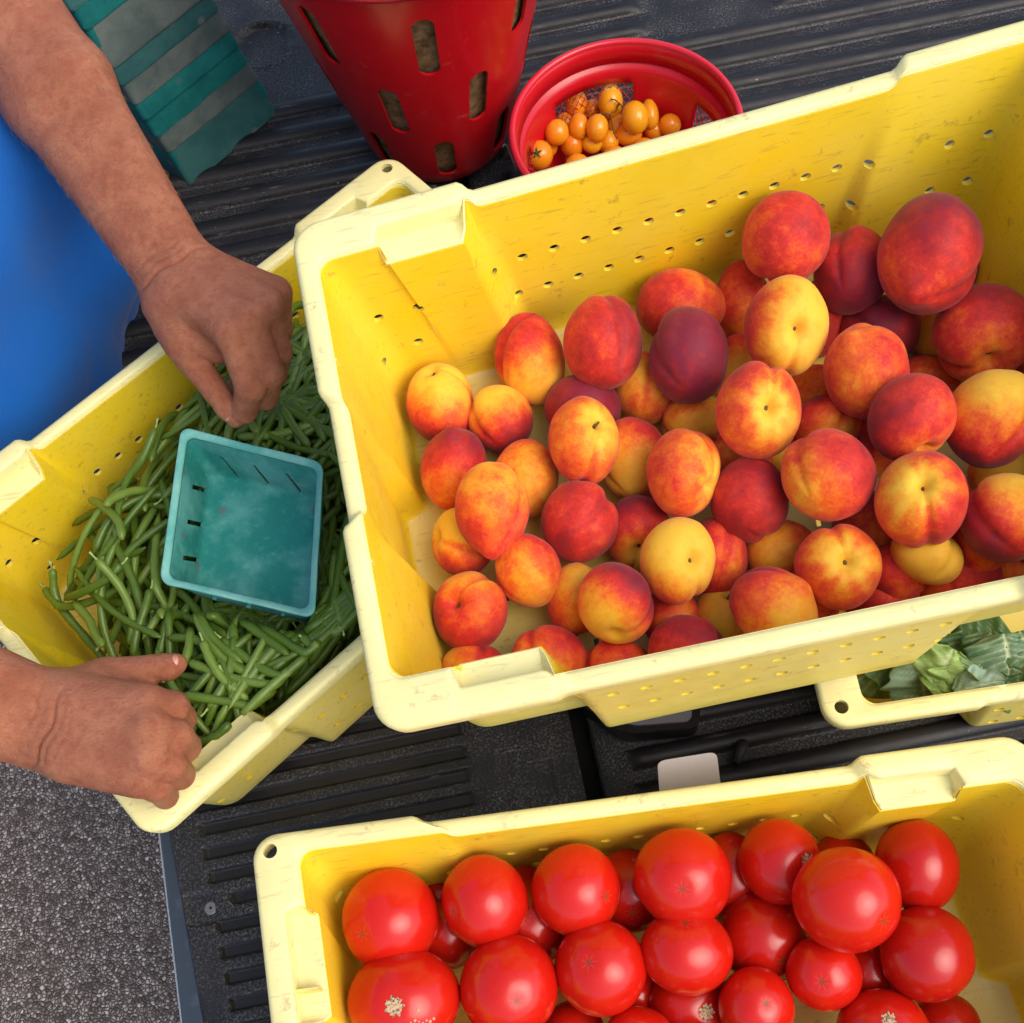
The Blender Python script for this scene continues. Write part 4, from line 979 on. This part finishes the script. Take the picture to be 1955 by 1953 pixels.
tag(obj('wire_hook', *tube([ppt(976,322,.05), ppt(966,300,.075), ppt(957,276,.10), ppt(952,272,.104), ppt(948,278,.10)], [.0011]*5, 8), m.m), 'thin bent wire between the red bucket and the red colander', 'wire')
# ================================================================ leafy greens, card, scale
m = M('leaf', .5, .35); sh = m.attr('shade', 'OBJECT')
c = m.mix(sh, (.045, .115, .022), (.28, .42, .34)); c = m.mix(m.attr('pale', 'OBJECT'), c, (.34, .50, .12))
c = m.mix(m.ramp(m.noise(60, 4, .7), [(.4, 0), (.7, .5)]), c, (.10, .20, .05)); c = m.mix(m.attr('vein'), c, (.52, .60, .34)); m.col(c)
m.bump(m.noise(150, 3), .3, .001); MAT_LEAF = m.m
def leaf(px0, py0, px1, py1, z0, z1, wid, ruff, shade, pale, label, seed, curl=.3):
    a, b = ppt(px0, py0, z0), ppt(px1, py1, z1); ax = b - a; L = np.linalg.norm(ax); ax /= L
    up = np.array([0, 0, 1.]); up = up - ax*(up @ ax); up /= np.linalg.norm(up); sd_ = np.cross(ax, up); r_ = np.random.default_rng(seed); p1, p2, p3 = r_.uniform(0, 6, 3)
    V, ve = [], []; nu, nv = 25, 31
    for j in range(nv):
        v = j/(nv-1); w = wid*(math.sin(math.pi*min(1, v*.93+.05))**.65)*(1 + .10*math.sin(v*19+p1))
        for i in range(nu):
            u = i/(nu-1)*2-1; h = ruff*abs(u)**1.6*(math.sin(v*11+p2+u*2)+.4*math.sin(v*19+p3)) + curl*wid*(u*u)*math.cos(p1) + .18*L*math.sin(v*math.pi)*.5 - .0022*math.exp(-(u/.07)**2) + .0007*math.sin(abs(u)*10 - v*22)
            V.append(a + ax*v*L + sd_*u*w + up*h)
            q = math.exp(-(u/(.055*(1.15-v)))**2) + .55*math.exp(-((((v*7 - abs(u)*1.6) % 1) - .5)/.10)**2)*(1-abs(u)*.5); ve.append(min(1, q))
    V = np.array(V); o = obj('leaf', V, grid_faces(nv, nu, False), MAT_LEAF, origin=V.mean(0)); s_ = o.modifiers.new('s', 'SOLIDIFY'); s_.thickness = .0007
    at_ = o.data.attributes.new('vein', 'FLOAT', 'POINT'); at_.data.foreach_set('value', np.array(ve, np.float32))
    o['shade'] = shade; o['pale'] = pale; tag(o, label, 'leaf', 'loose leafy greens in the crate'); return o
LV = [
(1655,1215,1695,1312,.10,.09,.040,.005,.22,.0,'grey green leaf with a pale midrib at the left end of the greens crate'),
(1700,1205,1718,1310,.115,.09,.036,.004,.12,.05,'dark green folded leaf, second from the left end of the greens'),
(1745,1320,1728,1240,.11,.13,.034,.005,.35,.0,'small blue green leaf pointing up behind the pale crinkled one'),
(1760,1295,1800,1225,.125,.14,.034,.010,.1,.85,'pale green crinkled leaf in the middle of the greens'),
(1790,1325,1815,1260,.12,.135,.028,.010,.1,.8,'yellow green curled leaf heart below the crinkled one'),
(1850,1255,1795,1310,.135,.125,.018,.007,.30,.35,'curled frilly leaf lying across the middle'),
(1830,1200,1835,1300,.11,.11,.036,.004,.05,.0,'dark leaf in shade behind the curled frilly one'),
(1870,1190,1880,1290,.12,.12,.032,.004,.02,.0,'deep green leaf right of the middle'),
(1895,1195,1905,1275,.135,.125,.036,.004,.28,.0,'glossy blue green leaf with a long pale stalk edge'),
(1925,1190,1950,1260,.13,.13,.034,.004,.08,.0,'green leaf at the right edge of the photo'),
(1800,1306,1895,1284,.135,.140,.017,.003,.95,.0,'pale blue leaf back lying along the front rim of the greens crate'),
(1720,1210,1780,1210,.11,.11,.04,.005,.1,.1,'leaf mostly under the peach crate above the greens'),
(1665,1280,1740,1270,.06,.06,.022,.004,.02,.0,'dark lower leaf under the left end of the greens'),
(1740,1290,1850,1268,.06,.06,.020,.004,.0,.0,'dark lower leaf under the pale blue one'),
(1850,1270,1950,1245,.06,.06,.020,.004,.0,.0,'dark lower leaf near the bare yellow wall'),
(1690,1240,1800,1250,.07,.07,.05,.004,.0,.0,'dark lower leaf under the middle of the greens'),
(1800,1250,1930,1230,.07,.07,.05,.004,.0,.0,'dark lower leaf below the deep green one'),
(1650,1280,1700,1230,.08,.08,.04,.004,.0,.0,'dark lower leaf against the left wall of the greens crate'),
]
for k, r_ in enumerate(LV): leaf(*r_[:10], r_[10], 40+k)
m = M('white card', .4, .4); m.col(m.mix(m.noise(300, 2), (.62, .56, .55), (.70, .64, .63))); MAT_CARD = m.m
def slab(name, pts, n, th, r, mat, parent=None):       # rounded plate through four corners
    pts = [np.asarray(p, float) for p in pts]; out = []
    for i in range(4):
        p, a, b = pts[i], pts[i-1], pts[(i+1) % 4]; ua = (a-p)/np.linalg.norm(a-p); ub = (b-p)/np.linalg.norm(b-p)
        for t in np.linspace(0, 1, 7): q0 = p+ua*r; q1 = p+ub*r; out.append((1-t)**2*q0 + 2*t*(1-t)*p + t*t*q1)
    V = [q for q in out] + [q - n*th for q in out]; k = len(out)
    return obj(name, V, [tuple(range(k)), tuple(range(k, 2*k))[::-1]] + [(i, i+k, (i+1) % k+k, (i+1) % k) for i in range(k)], mat, parent, False)
cz = .135
tag(slab('price_card', [ppt(1240,1436,cz), ppt(1352,1418,cz), ppt(1362,1500,cz-.05), ppt(1246,1520,cz-.05)], np.array([0, .5, .86]), .0015, .008, MAT_CARD), 'blank white card with rounded corners standing behind the tomato crate', 'card')
root = empty('kitchen_scale', tuple(ppt(1240, 1330, .003)), 'flat black box with a grey glass top on the bed under the peach crate', 'scale')
m = M('scale body', .3, .5); m.col((.012, .010, .012)); MS = m.m
m = M('scale glass', .12, .5); m.col((.16, .15, .17)); MG = m.m
o = slab('scale_body', [ppt(1090,1325,.035), ppt(1180,1385,.035), ppt(1322,1372,.035), ppt(1318,1290,.035)], np.array([0, 0, 1.]), .03, .012, MS, root)
o = slab('glass_plate', [ppt(1110,1318,.0375), ppt(1190,1369,.0375), ppt(1306,1360,.0375), ppt(1302,1290,.0375)], np.array([0, 0, 1.]), .002, .008, MG, root)
m = M('rubber', .6, .3); m.col((.012, .010, .010)); MR = m.m
parts = [tube([ppt(1404,1400,.011), ppt(1398,1412,.014), ppt(1393,1425,.011), ppt(1388,1440,.011)], [.0045,.0055,.0050,.0045], 10)]
tag(obj('rubber_strap', *merge(parts), MR), 'short black rubber strap end lying on the bed ribs', 'strap')

# ================================================================ person
class SDF:
    """smooth union of rounded cones on a grid, meshed with surface nets"""
    def __init__(s, lo, hi, h):
        s.h = h; s.lo = np.asarray(lo, float); s.n = np.ceil((np.asarray(hi)-s.lo)/h).astype(int)+1
        s.ax = [s.lo[i] + h*np.arange(s.n[i]) for i in range(3)]
    def new(s): return np.full(s.n, .05, np.float32)
    def add(s, D, a, b, ra, rb, k, flat=None):
        a = np.asarray(a, float); b = np.asarray(b, float); mg = max(ra, rb) + .022 + k
        sl = []
        for i in range(3):
            l = np.searchsorted(s.ax[i], min(a[i], b[i])-mg); u = np.searchsorted(s.ax[i], max(a[i], b[i])+mg); sl.append(slice(max(0, l), max(0, u)))
        X, Y, Z = np.meshgrid(*[s.ax[i][sl[i]] for i in range(3)], indexing='ij')
        if X.size == 0: return D
        px, py, pz = X-a[0], Y-a[1], Z-a[2]; ab = b-a; L2 = ab @ ab + 1e-12
        t = np.clip((px*ab[0]+py*ab[1]+pz*ab[2])/L2, 0, 1)
        qx, qy, qz = px-t*ab[0], py-t*ab[1], pz-t*ab[2]
        if flat is not None:                         # flat = (unit direction, squeeze >1)
            n, f = flat; q = qx*n[0]+qy*n[1]+qz*n[2]; qx = qx + n[0]*q*(f-1); qy = qy + n[1]*q*(f-1); qz = qz + n[2]*q*(f-1)
        d = np.sqrt(qx*qx+qy*qy+qz*qz) - (ra + (rb-ra)*t); sub = D[tuple(sl)]
        D[tuple(sl)] = s.smin(sub, d.astype(np.float32), k); return D
    @staticmethod
    def smin(a, b, k):
        if k <= 0: return np.minimum(a, b)
        h = np.clip(.5 + .5*(b-a)/k, 0, 1); r = b*(1-h)+a*h - k*h*(1-h)
        return np.where(np.abs(a-b) < k, r, np.minimum(a, b)).astype(np.float32)
    def nets(s, D):
        S = D < 0; nx, ny, nz = D.shape
        corners = [(i, j, k) for i in (0, 1) for j in (0, 1) for k in (0, 1)]
        cnt = sum(S[i:nx-1+i, j:ny-1+j, k:nz-1+k].astype(np.int8) for i, j, k in corners)
        act = (cnt > 0) & (cnt < 8); idx = np.argwhere(act); m_ = len(idx); acc = np.zeros((m_, 3)); num = np.zeros(m_)
        for e0 in corners:
            for axx in range(3):
                if e0[axx]: continue
                e1 = list(e0); e1[axx] = 1
                A = D[idx[:, 0]+e0[0], idx[:, 1]+e0[1], idx[:, 2]+e0[2]]; B = D[idx[:, 0]+e1[0], idx[:, 1]+e1[1], idx[:, 2]+e1[2]]
                cr = (A < 0) != (B < 0); t = np.where(cr, A/(A-B+1e-12), 0); P = np.array(e0, float)[None].repeat(m_, 0); P[:, axx] = t
                acc[cr] += P[cr]; num[cr] += 1
        V = s.lo + (idx + acc/num[:, None])*s.h
        vid = -np.ones(act.shape, int); vid[act] = np.arange(m_); F = []
        for axx in range(3):
            o1, o2 = [(1, 2), (2, 0), (0, 1)][axx]
            sa = [slice(None)]*3; sb = [slice(None)]*3; sa[axx] = slice(0, -1); sb[axx] = slice(1, None)
            cr = S[tuple(sa)] != S[tuple(sb)]; E_ = np.argwhere(cr); E_ = E_[(E_[:, o1] > 0) & (E_[:, o2] > 0) & (E_[:, o1] < D.shape[o1]-1) & (E_[:, o2] < D.shape[o2]-1)]
            ins = S[E_[:, 0], E_[:, 1], E_[:, 2]]
            def cell(d1, d2):
                c = E_.copy(); c[:, o1] -= d1; c[:, o2] -= d2; return vid[c[:, 0], c[:, 1], c[:, 2]]
            q = np.stack([cell(1, 1), cell(0, 1), cell(0, 0), cell(1, 0)], 1); q[~ins] = q[~ins][:, ::-1]; F.append(q)
        return V, np.concatenate(F)
def S_(x, y, z): return at(x, y, z)           # joints are read in photo pixels
def relax(V, F, n=3):
    Vn = V.copy()
    e = np.concatenate([F[:, [0, 1]], F[:, [1, 2]], F[:, [2, 3]], F[:, [3, 0]]])
    for _ in range(n):
        acc = np.zeros_like(Vn); c = np.zeros(len(Vn)); np.add.at(acc, e[:, 0], Vn[e[:, 1]]); np.add.at(acc, e[:, 1], Vn[e[:, 0]]); np.add.at(c, e[:, 0], 1); np.add.at(c, e[:, 1], 1)
        Vn = Vn*.5 + .5*acc/np.maximum(c, 1)[:, None]
    return Vn
cv = imdir(0, 0, 1)
def build_hand(spec, h=.0015):
    pts = np.array([p for g in spec['palm'] + spec['fing'] + spec['arm'] for p in (g[0], g[1])])
    far = np.array([g[1] for g in spec['arm']])
    lo = pts.min(0) - .06; hi = pts.max(0) + .06; G = SDF(lo, hi, h); D = G.new()
    for a, b, ra, rb, k, *f in spec['arm']: G.add(D, a, b, ra, rb, k, *(f[:1] if f else []))
    for a, b, ra, rb, k, *f in spec['palm']: G.add(D, a, b, ra, rb, k, *(f[:1] if f else []))
    D2 = G.new()
    for chain in spec['chains']:
        Dc = G.new()
        for a, b, ra, rb in chain: G.add(Dc, a, b, ra, rb, .003)
        D2 = SDF.smin(D2, Dc, .0008)
    D = SDF.smin(D, D2, .0055)
    for (a, b, ra, rb, k) in spec.get('bumps', []): G.add(D, a, b, ra, rb, k)
    V, F = G.nets(D); V = relax(V, F, 2)
    # skin creases: shallow valleys
    N = None
    for (c, dirv, width, depth, side, reach) in spec.get('grooves', []):
        d = (V - c) @ dirv; s2 = (V - c) @ side; wv = .0016*np.sin(s2*180)
        fall = depth*np.exp(-((d-wv)/width)**2)*np.exp(-(s2/reach)**4)
        if N is None:
            e1 = V[F[:, 2]] - V[F[:, 0]]; e2 = V[F[:, 3]] - V[F[:, 1]]; fn = np.cross(e1, e2); N = np.zeros_like(V)
            for q in range(4): np.add.at(N, F[:, q], fn)
            N /= np.linalg.norm(N, axis=1)[:, None] + 1e-12
        V = V - N*(fall*np.clip(N @ cv*1.5, 0, 1))[:, None]
    return V, F
def seg_dir(a, b): d = np.asarray(b)-np.asarray(a); return d/np.linalg.norm(d)
# ---- the person's left hand (upper in the photo)
wr = S_(335, 517, 0.286); el = S_(-70, -95, .40); fd = seg_dir(el, wr); ws = np.cross(cv, fd); ws /= np.linalg.norm(ws)   # ws across the wrist
if (imdir(1, -1, 0) @ ws) < 0: ws = -ws
midf = wr*.45 + el*.55
iM, mM, rM, pM = S_(438, 632, 0.305), S_(472, 604, 0.310), S_(503, 580, 0.307), S_(522, 558, 0.292)
iP, mP, rP, pP = S_(478, 741, 0.267), S_(514, 714, 0.267), S_(531, 673, 0.262), S_(534, 630, 0.256)
dn_ = np.array([0, 0, -1.])
L_ = dict(arm=[(wr+ws*.014, midf+ws*.016, .0215, .034, .02), (wr-ws*.013, midf-ws*.014, .0225, .035, .02), (midf+ws*.016, el+ws*.01, .034, .041, .02), (midf-ws*.014, el-ws*.012, .035, .042, .02)],
 palm=[(wr-ws*.012, iM - cv*.006, .0215, .0160, .012), (wr-ws*.004, mM-cv*.006, .022, .0165, .012), (wr+ws*.006, rM-cv*.006, .0215, .0165, .012), (wr+ws*.014, pM-cv*.006, .020, .0155, .012),
       (S_(352, 570, 0.286), S_(440, 600, 0.286), .026, .021, .012), (S_(318, 585, 0.279), S_(352, 650, 0.267), .021, .0185, .014), (S_(352, 640, 0.272), S_(420, 672, 0.270), .0155, .011, .012),
       (S_(420, 560, 0.286), S_(500, 600, 0.274), .022, .02, .012), (S_(425, 615, 0.269), S_(500, 620, 0.259), .022, .022, .012)],
 fing=[], chains=[
  [(iM-cv*.006, iP, .0142, .0130), (iP, iP+dn_*.030+imdir(-.3, .1, 0)*.014, .0132, .0118), (iP+dn_*.030+imdir(-.3, .1, 0)*.014, S_(452, 742, 0.219), .0115, .0100)],
  [(mM-cv*.006, mP, .0142, .0130), (mP, mP+dn_*.032+imdir(-.3, .1, 0)*.012, .0132, .0118), (mP+dn_*.032+imdir(-.3, .1, 0)*.012, S_(480, 722, 0.214), .0115, .0100)],
  [(rM-cv*.006, rP, .0138, .0124), (rP, rP+dn_*.032+imdir(-.3, .1, 0)*.012, .0128, .0112), (rP+dn_*.032+imdir(-.3, .1, 0)*.012, S_(498, 690, 0.214), .011, .0098)],
  [(pM-cv*.004, pP, .0135, .0115), (pP, pP+dn_*.028+imdir(-.3, .1, 0)*.012, .0115, .0100), (pP+dn_*.028+imdir(-.3, .1, 0)*.012, S_(505, 650, 0.219), .0100, .0090)],
  [(S_(335, 625, 0.268), S_(366, 684, 0.260), .0185, .0150), (S_(366, 684, 0.260), S_(412, 747, 0.246), .0148, .0112), (S_(412, 747, 0.246), S_(435, 779, 0.236), .0112, .0108), (S_(435, 779, 0.236), S_(450, 800, 0.230), .0108, .0082)]],
 bumps=[],
 grooves=[(wr+fd*.004, fd, .0017, .0026, ws, .032), (wr-fd*.012, fd, .0014, .0011, ws, .030), (wr-fd*.004, fd, .0012, .0007, ws, .025),
          (S_(414, 748, 0.246), seg_dir(S_(366, 684, 0.260), S_(435, 779, 0.236)), .0014, .0011, ws, .012), (S_(405, 742, 0.246), seg_dir(S_(366, 684, 0.260), S_(435, 779, 0.236)), .0010, .0007, ws, .012),
          (S_(470, 725, 0.274), seg_dir(iM, iP), .0012, .0006, ws, .012), (S_(508, 700, 0.274), seg_dir(mM, mP), .0012, .0006, ws, .012)])
VL, FL = build_hand(L_)
# ---- the right hand (lower in the photo)
wr2 = S_(92, 1377, .262); el2 = S_(-430, 1215, .36); fd2 = seg_dir(el2, wr2); ws2 = np.cross(cv, fd2); ws2 /= np.linalg.norm(ws2)
if (imdir(0, -1, 0) @ ws2) < 0: ws2 = -ws2           # towards the thumb
mid2 = wr2*.45 + el2*.55
iM, mM, rM, pM = S_(272, 1346, .280), S_(276, 1396, .284), S_(277, 1444, .281), S_(258, 1484, .268)
iP, mP, rP, pP = S_(330, 1350, .262), S_(337, 1406, .262), S_(326, 1461, .256), S_(297, 1502, .246)
def curl(P, tip, r): m1 = P + dn_*.030 + imdir(-.1, 0, 0)*.002; return [(P, m1, r, r*.9), (m1, tip, r*.88, r*.76)]
R_ = dict(arm=[(wr2+ws2*.015, mid2+ws2*.017, .0225, .033, .02), (wr2-ws2*.014, mid2-ws2*.015, .0235, .034, .02), (mid2+ws2*.017, el2+ws2*.01, .033, .040, .02), (mid2-ws2*.015, el2-ws2*.012, .034, .041, .02)],
 palm=[(wr2+ws2*.014, iM-cv*.007, .0215, .0160, .012), (wr2+ws2*.005, mM-cv*.007, .022, .0165, .012), (wr2-ws2*.006, rM-cv*.007, .022, .0165, .012), (wr2-ws2*.015, pM-cv*.007, .0205, .0160, .012),
       (S_(150, 1355, .264), S_(245, 1370, .262), .027, .022, .012), (S_(140, 1430, .262), S_(240, 1455, .262), .026, .021, .012), (S_(120, 1335, .256), S_(180, 1312, .25), .022, .018, .014),
       (S_(190, 1305, .25), S_(275, 1325, .246), .0155, .011, .012), (S_(240,1365,.246), S_(245,1450,.246), .023, .023, .012)],
 fing=[], chains=[
  [(iM-cv*.006, iP, .0142, .0126)] + curl(iP, S_(290, 1362, .215), .0126), [(mM-cv*.006, mP, .0144, .0130)] + curl(mP, S_(292, 1410, .210), .0132),
  [(rM-cv*.006, rP, .0138, .0124)] + curl(rP, S_(285, 1455, .210), .0126), [(pM-cv*.004, pP, .0135, .0115)] + curl(pP, S_(262, 1485, .208), .0112),
  [(S_(150, 1325, .250), S_(205, 1288, .246), .0185, .0140), (S_(205, 1288, .246), S_(290, 1277, .246), .0140, .0112), (S_(290, 1277, .246), S_(322, 1273, .244), .0112, .0110), (S_(322, 1273, .244), S_(339, 1267, .243), .0108, .0080)]],
 bumps=[],
 grooves=[(wr2+fd2*.000, fd2, .0017, .0022, ws2, .034), (wr2+fd2*.006, fd2, .0013, .0011, ws2, .026), (wr2-fd2*.014, fd2, .0014, .0013, ws2, .030), (wr2+fd2*.013, fd2, .0012, .0007, ws2, .022), (wr2-fd2*.024, fd2, .0012, .0006, ws2, .02),
          (S_(297, 1277, .246), seg_dir(S_(205,1288,.246), S_(322,1273,.244)), .0014, .0010, ws2, .013), (S_(290, 1277, .246), seg_dir(S_(205,1288,.246), S_(322,1273,.244)), .0010, .0006, ws2, .013)])
VR, FR = build_hand(R_)
# ---- the rest of the body, coarse, mostly outside the photo
BD = at(-60, 640, .10); BF = np.array([.86, -.51, 0]); BS = np.array([.51, .86, 0])      # where the body stands, where it faces, towards its left
def bp(f, s_, z): return np.array([BD[0], BD[1], z]) + BF*f + BS*s_
hip = bp(0, 0, -.02); chest = bp(-.055, .0, .34); shL = bp(-.16, .17, .50); shR = bp(-.14, -.19, .50); neck = bp(-.15, -.01, .57); head = bp(-.12, -.01, .73)
G = SDF((BD[0]-.5, BD[1]-.75, -.80), (BD[0]+.55, BD[1]+.6, .92), .009); D = G.new()
for a, b, ra, rb, k in [(hip-BS*.05, hip+BS*.05, .075, .075, .05), (hip, chest, .09, .105, .06), (chest-BS*.09, chest+BS*.09, .10, .10, .06), (shR, shL, .062, .062, .05),
    (neck-[0, 0, .08], neck+BF*.02+[0, 0, .06], .056, .052, .03), (head, head+[0, 0, .05], .078, .086, .03), (head+BF*.05-[0, 0, .04], head+BF*.06-[0, 0, .02], .045, .05, .03), (head+BF*.105, head+BF*.112-[0, 0, .015], .010, .015, .015),
    (head+BS*.088, head+BS*.092+[0, 0, .03], .012, .014, .01), (head-BS*.088, head-BS*.092+[0, 0, .03], .012, .014, .01),
    (shL, el, .053, .040, .03), (shR, el2, .053, .040, .03), (el, el*.9+wr*.1, .040, .040, .02), (el2, el2*.9+wr2*.1, .040, .040, .02),
    (hip+BS*.06-[0, 0, .05], bp(0, .10, -.40), .070, .058, .04), (bp(0, .10, -.40), bp(-.03, .11, -.74), .060, .042, .03), (hip-BS*.06-[0, 0, .05], bp(0, -.10, -.40), .070, .058, .04), (bp(0, -.10, -.40), bp(-.03, -.11, -.74), .060, .042, .03)]:
    G.add(D, a, b, ra, rb, k)
VB, FB = G.nets(D); VB = relax(VB, FB, 2)
m = M('skin', .42, .45, Subsurface_Weight=.10, Subsurface_Scale=.006)
m.b.inputs['Subsurface Radius'].default_value = (1, .35, .2)
base = m.mix(m.ramp(m.noise(28, 4, .6), [(.35, 0), (.7, 1)]), (.35, .112, .052), (.50, .195, .098))
base = m.mix(m.ramp(m.noise(120, 5, .8), [(.45, 0), (.65, .65)]), base, (.32, .070, .036))
base = m.mix(m.ramp(m.noise(330, 3, .6), [(.62, 0), (.75, .35)]), base, (.58, .27, .18))
base = m.mix(m.ramp(m.vor(75, vec=m.co()), [(.05, .5), (.12, 0)]), base, (.26, .075, .04))
m.col(base); strm = m.n('Mapping'); strm.inputs['Rotation'].default_value = (0, 0, .9); strm.inputs['Scale'].default_value = (1, 2.2, 1); m.l(m.co(), strm.inputs[0])
m.bump(m.math('ADD', m.noise(700, 4, .7, strm.outputs[0]), m.math('MULTIPLY', m.noise(190, 5, .8, strm.outputs[0]), 2.4)), .8, .0014); MAT_SKIN = m.m
P0 = bp(0, 0, -.80); person = empty('person', tuple(P0), 'person in a bright blue shirt reaching both bare arms into the bean crate', 'person')
V = np.concatenate([VL, VR, VB]); F = np.concatenate([FL, FR + len(VL), FB + len(VL) + len(VR)])
me = bpy.data.meshes.new('body'); me.from_pydata(V.tolist(), [], F.tolist()); me.update(); link('body', me, MAT_SKIN, person)
# fine hair on the backs of the forearms
hr = np.random.default_rng(3); parts = []
for Vh, a0, d0 in ((VL, wr, fd), (VR, wr2, fd2)):
    c = Vh[((Vh - a0) @ d0 < .02) & ((Vh - a0) @ d0 > -.24)]; mid_ = a0 + d0*((c - a0) @ d0)[:, None]; out = c - mid_; out /= np.linalg.norm(out, axis=1)[:, None]
    ok = out @ cv > .1; c, out = c[ok], out[ok]
    for i in hr.choice(len(c), 420, replace=False):
        t_ = d0*hr.uniform(.5, 1) + np.cross(d0, out[i])*hr.normal()*.5; t_ /= np.linalg.norm(t_); L0 = hr.uniform(.006, .012)
        parts.append(tube([c[i], c[i] + t_*L0*.5 + out[i]*.0018, c[i] + t_*L0 + out[i]*.0016], [.00016, .00013, .00005], 3, False))
m = M('arm hair', .5, .4); m.col((.30, .17, .09)); obj('arm_hair', *merge(parts), m.m, person)
# nails
m = M('nail', .3, .5); m.col((.56, .25, .17)); MAT_NAIL = m.m
def nail(c, along, n, Lh, Wh, curve=.003):
    along = seg_dir(0*along, along); n = n - along*(n @ along); n /= np.linalg.norm(n); s_ = np.cross(n, along); V, F = [], []; nu, nv = 13, 13
    for j in range(nv):
        v = j/(nv-1)*2-1
        for i in range(nu):
            u = i/(nu-1)*2-1; x = u*Wh*math.sqrt(max(0, 1-abs(v)**4*.6)); y = v*Lh*(1 - .12*u*u)
            V.append(c + s_*x + along*y + n*(-curve*u*u - .0006*v*v))
    o = obj('nail', V, grid_faces(nv, nu, False), MAT_NAIL, person); q = o.modifiers.new('s', 'SOLIDIFY'); q.thickness = .0007; q.offset = 0
ta = seg_dir(S_(412, 747, .246), S_(450, 800, .230)); nn = seg_dir(np.zeros(3), imdir(-.60, .25, .85)); nn = nn - ta*(nn @ ta); nn /= np.linalg.norm(nn)
nail(S_(439, 784, .2345) + nn*.0097, ta, nn, .0068, .0060)
ta = seg_dir(S_(290, 1277, .246), S_(339, 1267, .243)); nn = imdir(.05, -.62, .80); nn = nn - ta*(nn @ ta); nn /= np.linalg.norm(nn)
nail(S_(328, 1271, .2435) + nn*.0099, ta, nn, .0068, .0062)
# clothes
m = M('blue shirt', .75, .3, Sheen_Weight=.15)
wv = m.n('TexWave'); wv.inputs['Scale'].default_value = 260; m.l(m.co(), wv.inputs[0])
m.col(m.mix(m.noise(5, 3), (.000, .075, .36), (.003, .145, .52))); m.bump(m.math('ADD', m.noise(9, 3), m.math('MULTIPLY', wv.outputs[1], .05)), .6, .006); MAT_SHIRT = m.m
G = SDF((BD[0]-.5, BD[1]-.75, -.20), (BD[0]+.55, BD[1]+.6, .70), .007); D = G.new()
for a, b, ra, rb, k in [(hip-BS*.04-[0, 0, .10], hip+BS*.11-[0, 0, .10], .124, .124, .05), (bp(0, -.03, .10), bp(.01, .13, .10), .126, .124, .05), (bp(-.01, -.03, .25), bp(.0, .13, .25), .124, .120, .05), (hip, chest, .130, .122, .06), (chest-BS*.09, chest+BS*.09, .115, .115, .06), (shR, shL, .075, .075, .06),
    (shL, shL*.8+el*.2, .066, .062, .03), (shR, shR*.7+el2*.3, .070, .066, .03)]:
    G.add(D, a, b, ra, rb, k)
VS, FS = G.nets(D); VS = relax(VS, FS, 5)
e1 = VS[FS[:, 2]] - VS[FS[:, 0]]; e2 = VS[FS[:, 3]] - VS[FS[:, 1]]; fn = np.cross(e1, e2); N = np.zeros_like(VS)
for q in range(4): np.add.at(N, FS[:, q], fn)
N /= np.linalg.norm(N, axis=1)[:, None] + 1e-12
VS = VS + N*(.0015*wob(VS*[1, 1, .08], 70, 8) + .020*np.abs(wob(VS*[1, 1.2, .18], 19, 9)) - .008)[:, None]
me = bpy.data.meshes.new('shirt'); me.from_pydata(VS.tolist(), [], FS.tolist()); me.update(); link('shirt', me, MAT_SHIRT, person)
G = SDF((BD[0]-.35, BD[1]-.4, -.82), (BD[0]+.3, BD[1]+.4, .05), .010); D = G.new()
for a, b, ra, rb, k in [(hip-BS*.05-[0, 0, .02], hip+BS*.05-[0, 0, .02], .112, .112, .05), (hip+BS*.07-[0, 0, .03], bp(0, .10, -.40), .100, .078, .04), (bp(0, .10, -.40), bp(-.03, .11, -.72), .078, .062, .03),
    (hip-BS*.07-[0, 0, .03], bp(0, -.10, -.40), .100, .078, .04), (bp(0, -.10, -.40), bp(-.03, -.11, -.72), .078, .062, .03)]:
    G.add(D, a, b, ra, rb, k)
VT, FT = G.nets(D); me = bpy.data.meshes.new('trousers'); me.from_pydata(relax(VT, FT, 2).tolist(), [], FT.tolist()); me.update()
m = M('denim', .85, .2); m.col((.02, .03, .06)); link('trousers', me, m.m, person)
m = M('hair', .7, .3); m.col((.10, .07, .045)); V = ICO3*np.array([.097, .094, .085]) + head - BF*.022 + [0, 0, .055]; obj('hair', V, ICO3F, m.m, person)
m = M('shoe leather', .6, .3); m.col((.03, .02, .015))
for yy in (-.11, .11):
    V = np.outer(ICO3[:, 0]*.14, BF) + np.outer(ICO3[:, 1]*.05, BS) + np.outer(ICO3[:, 2]*.055, [0, 0, 1]) + bp(.03, yy, -.755); V[:, 2] = np.maximum(V[:, 2], -.797); obj('shoe', V, ICO3F, m.m, person)
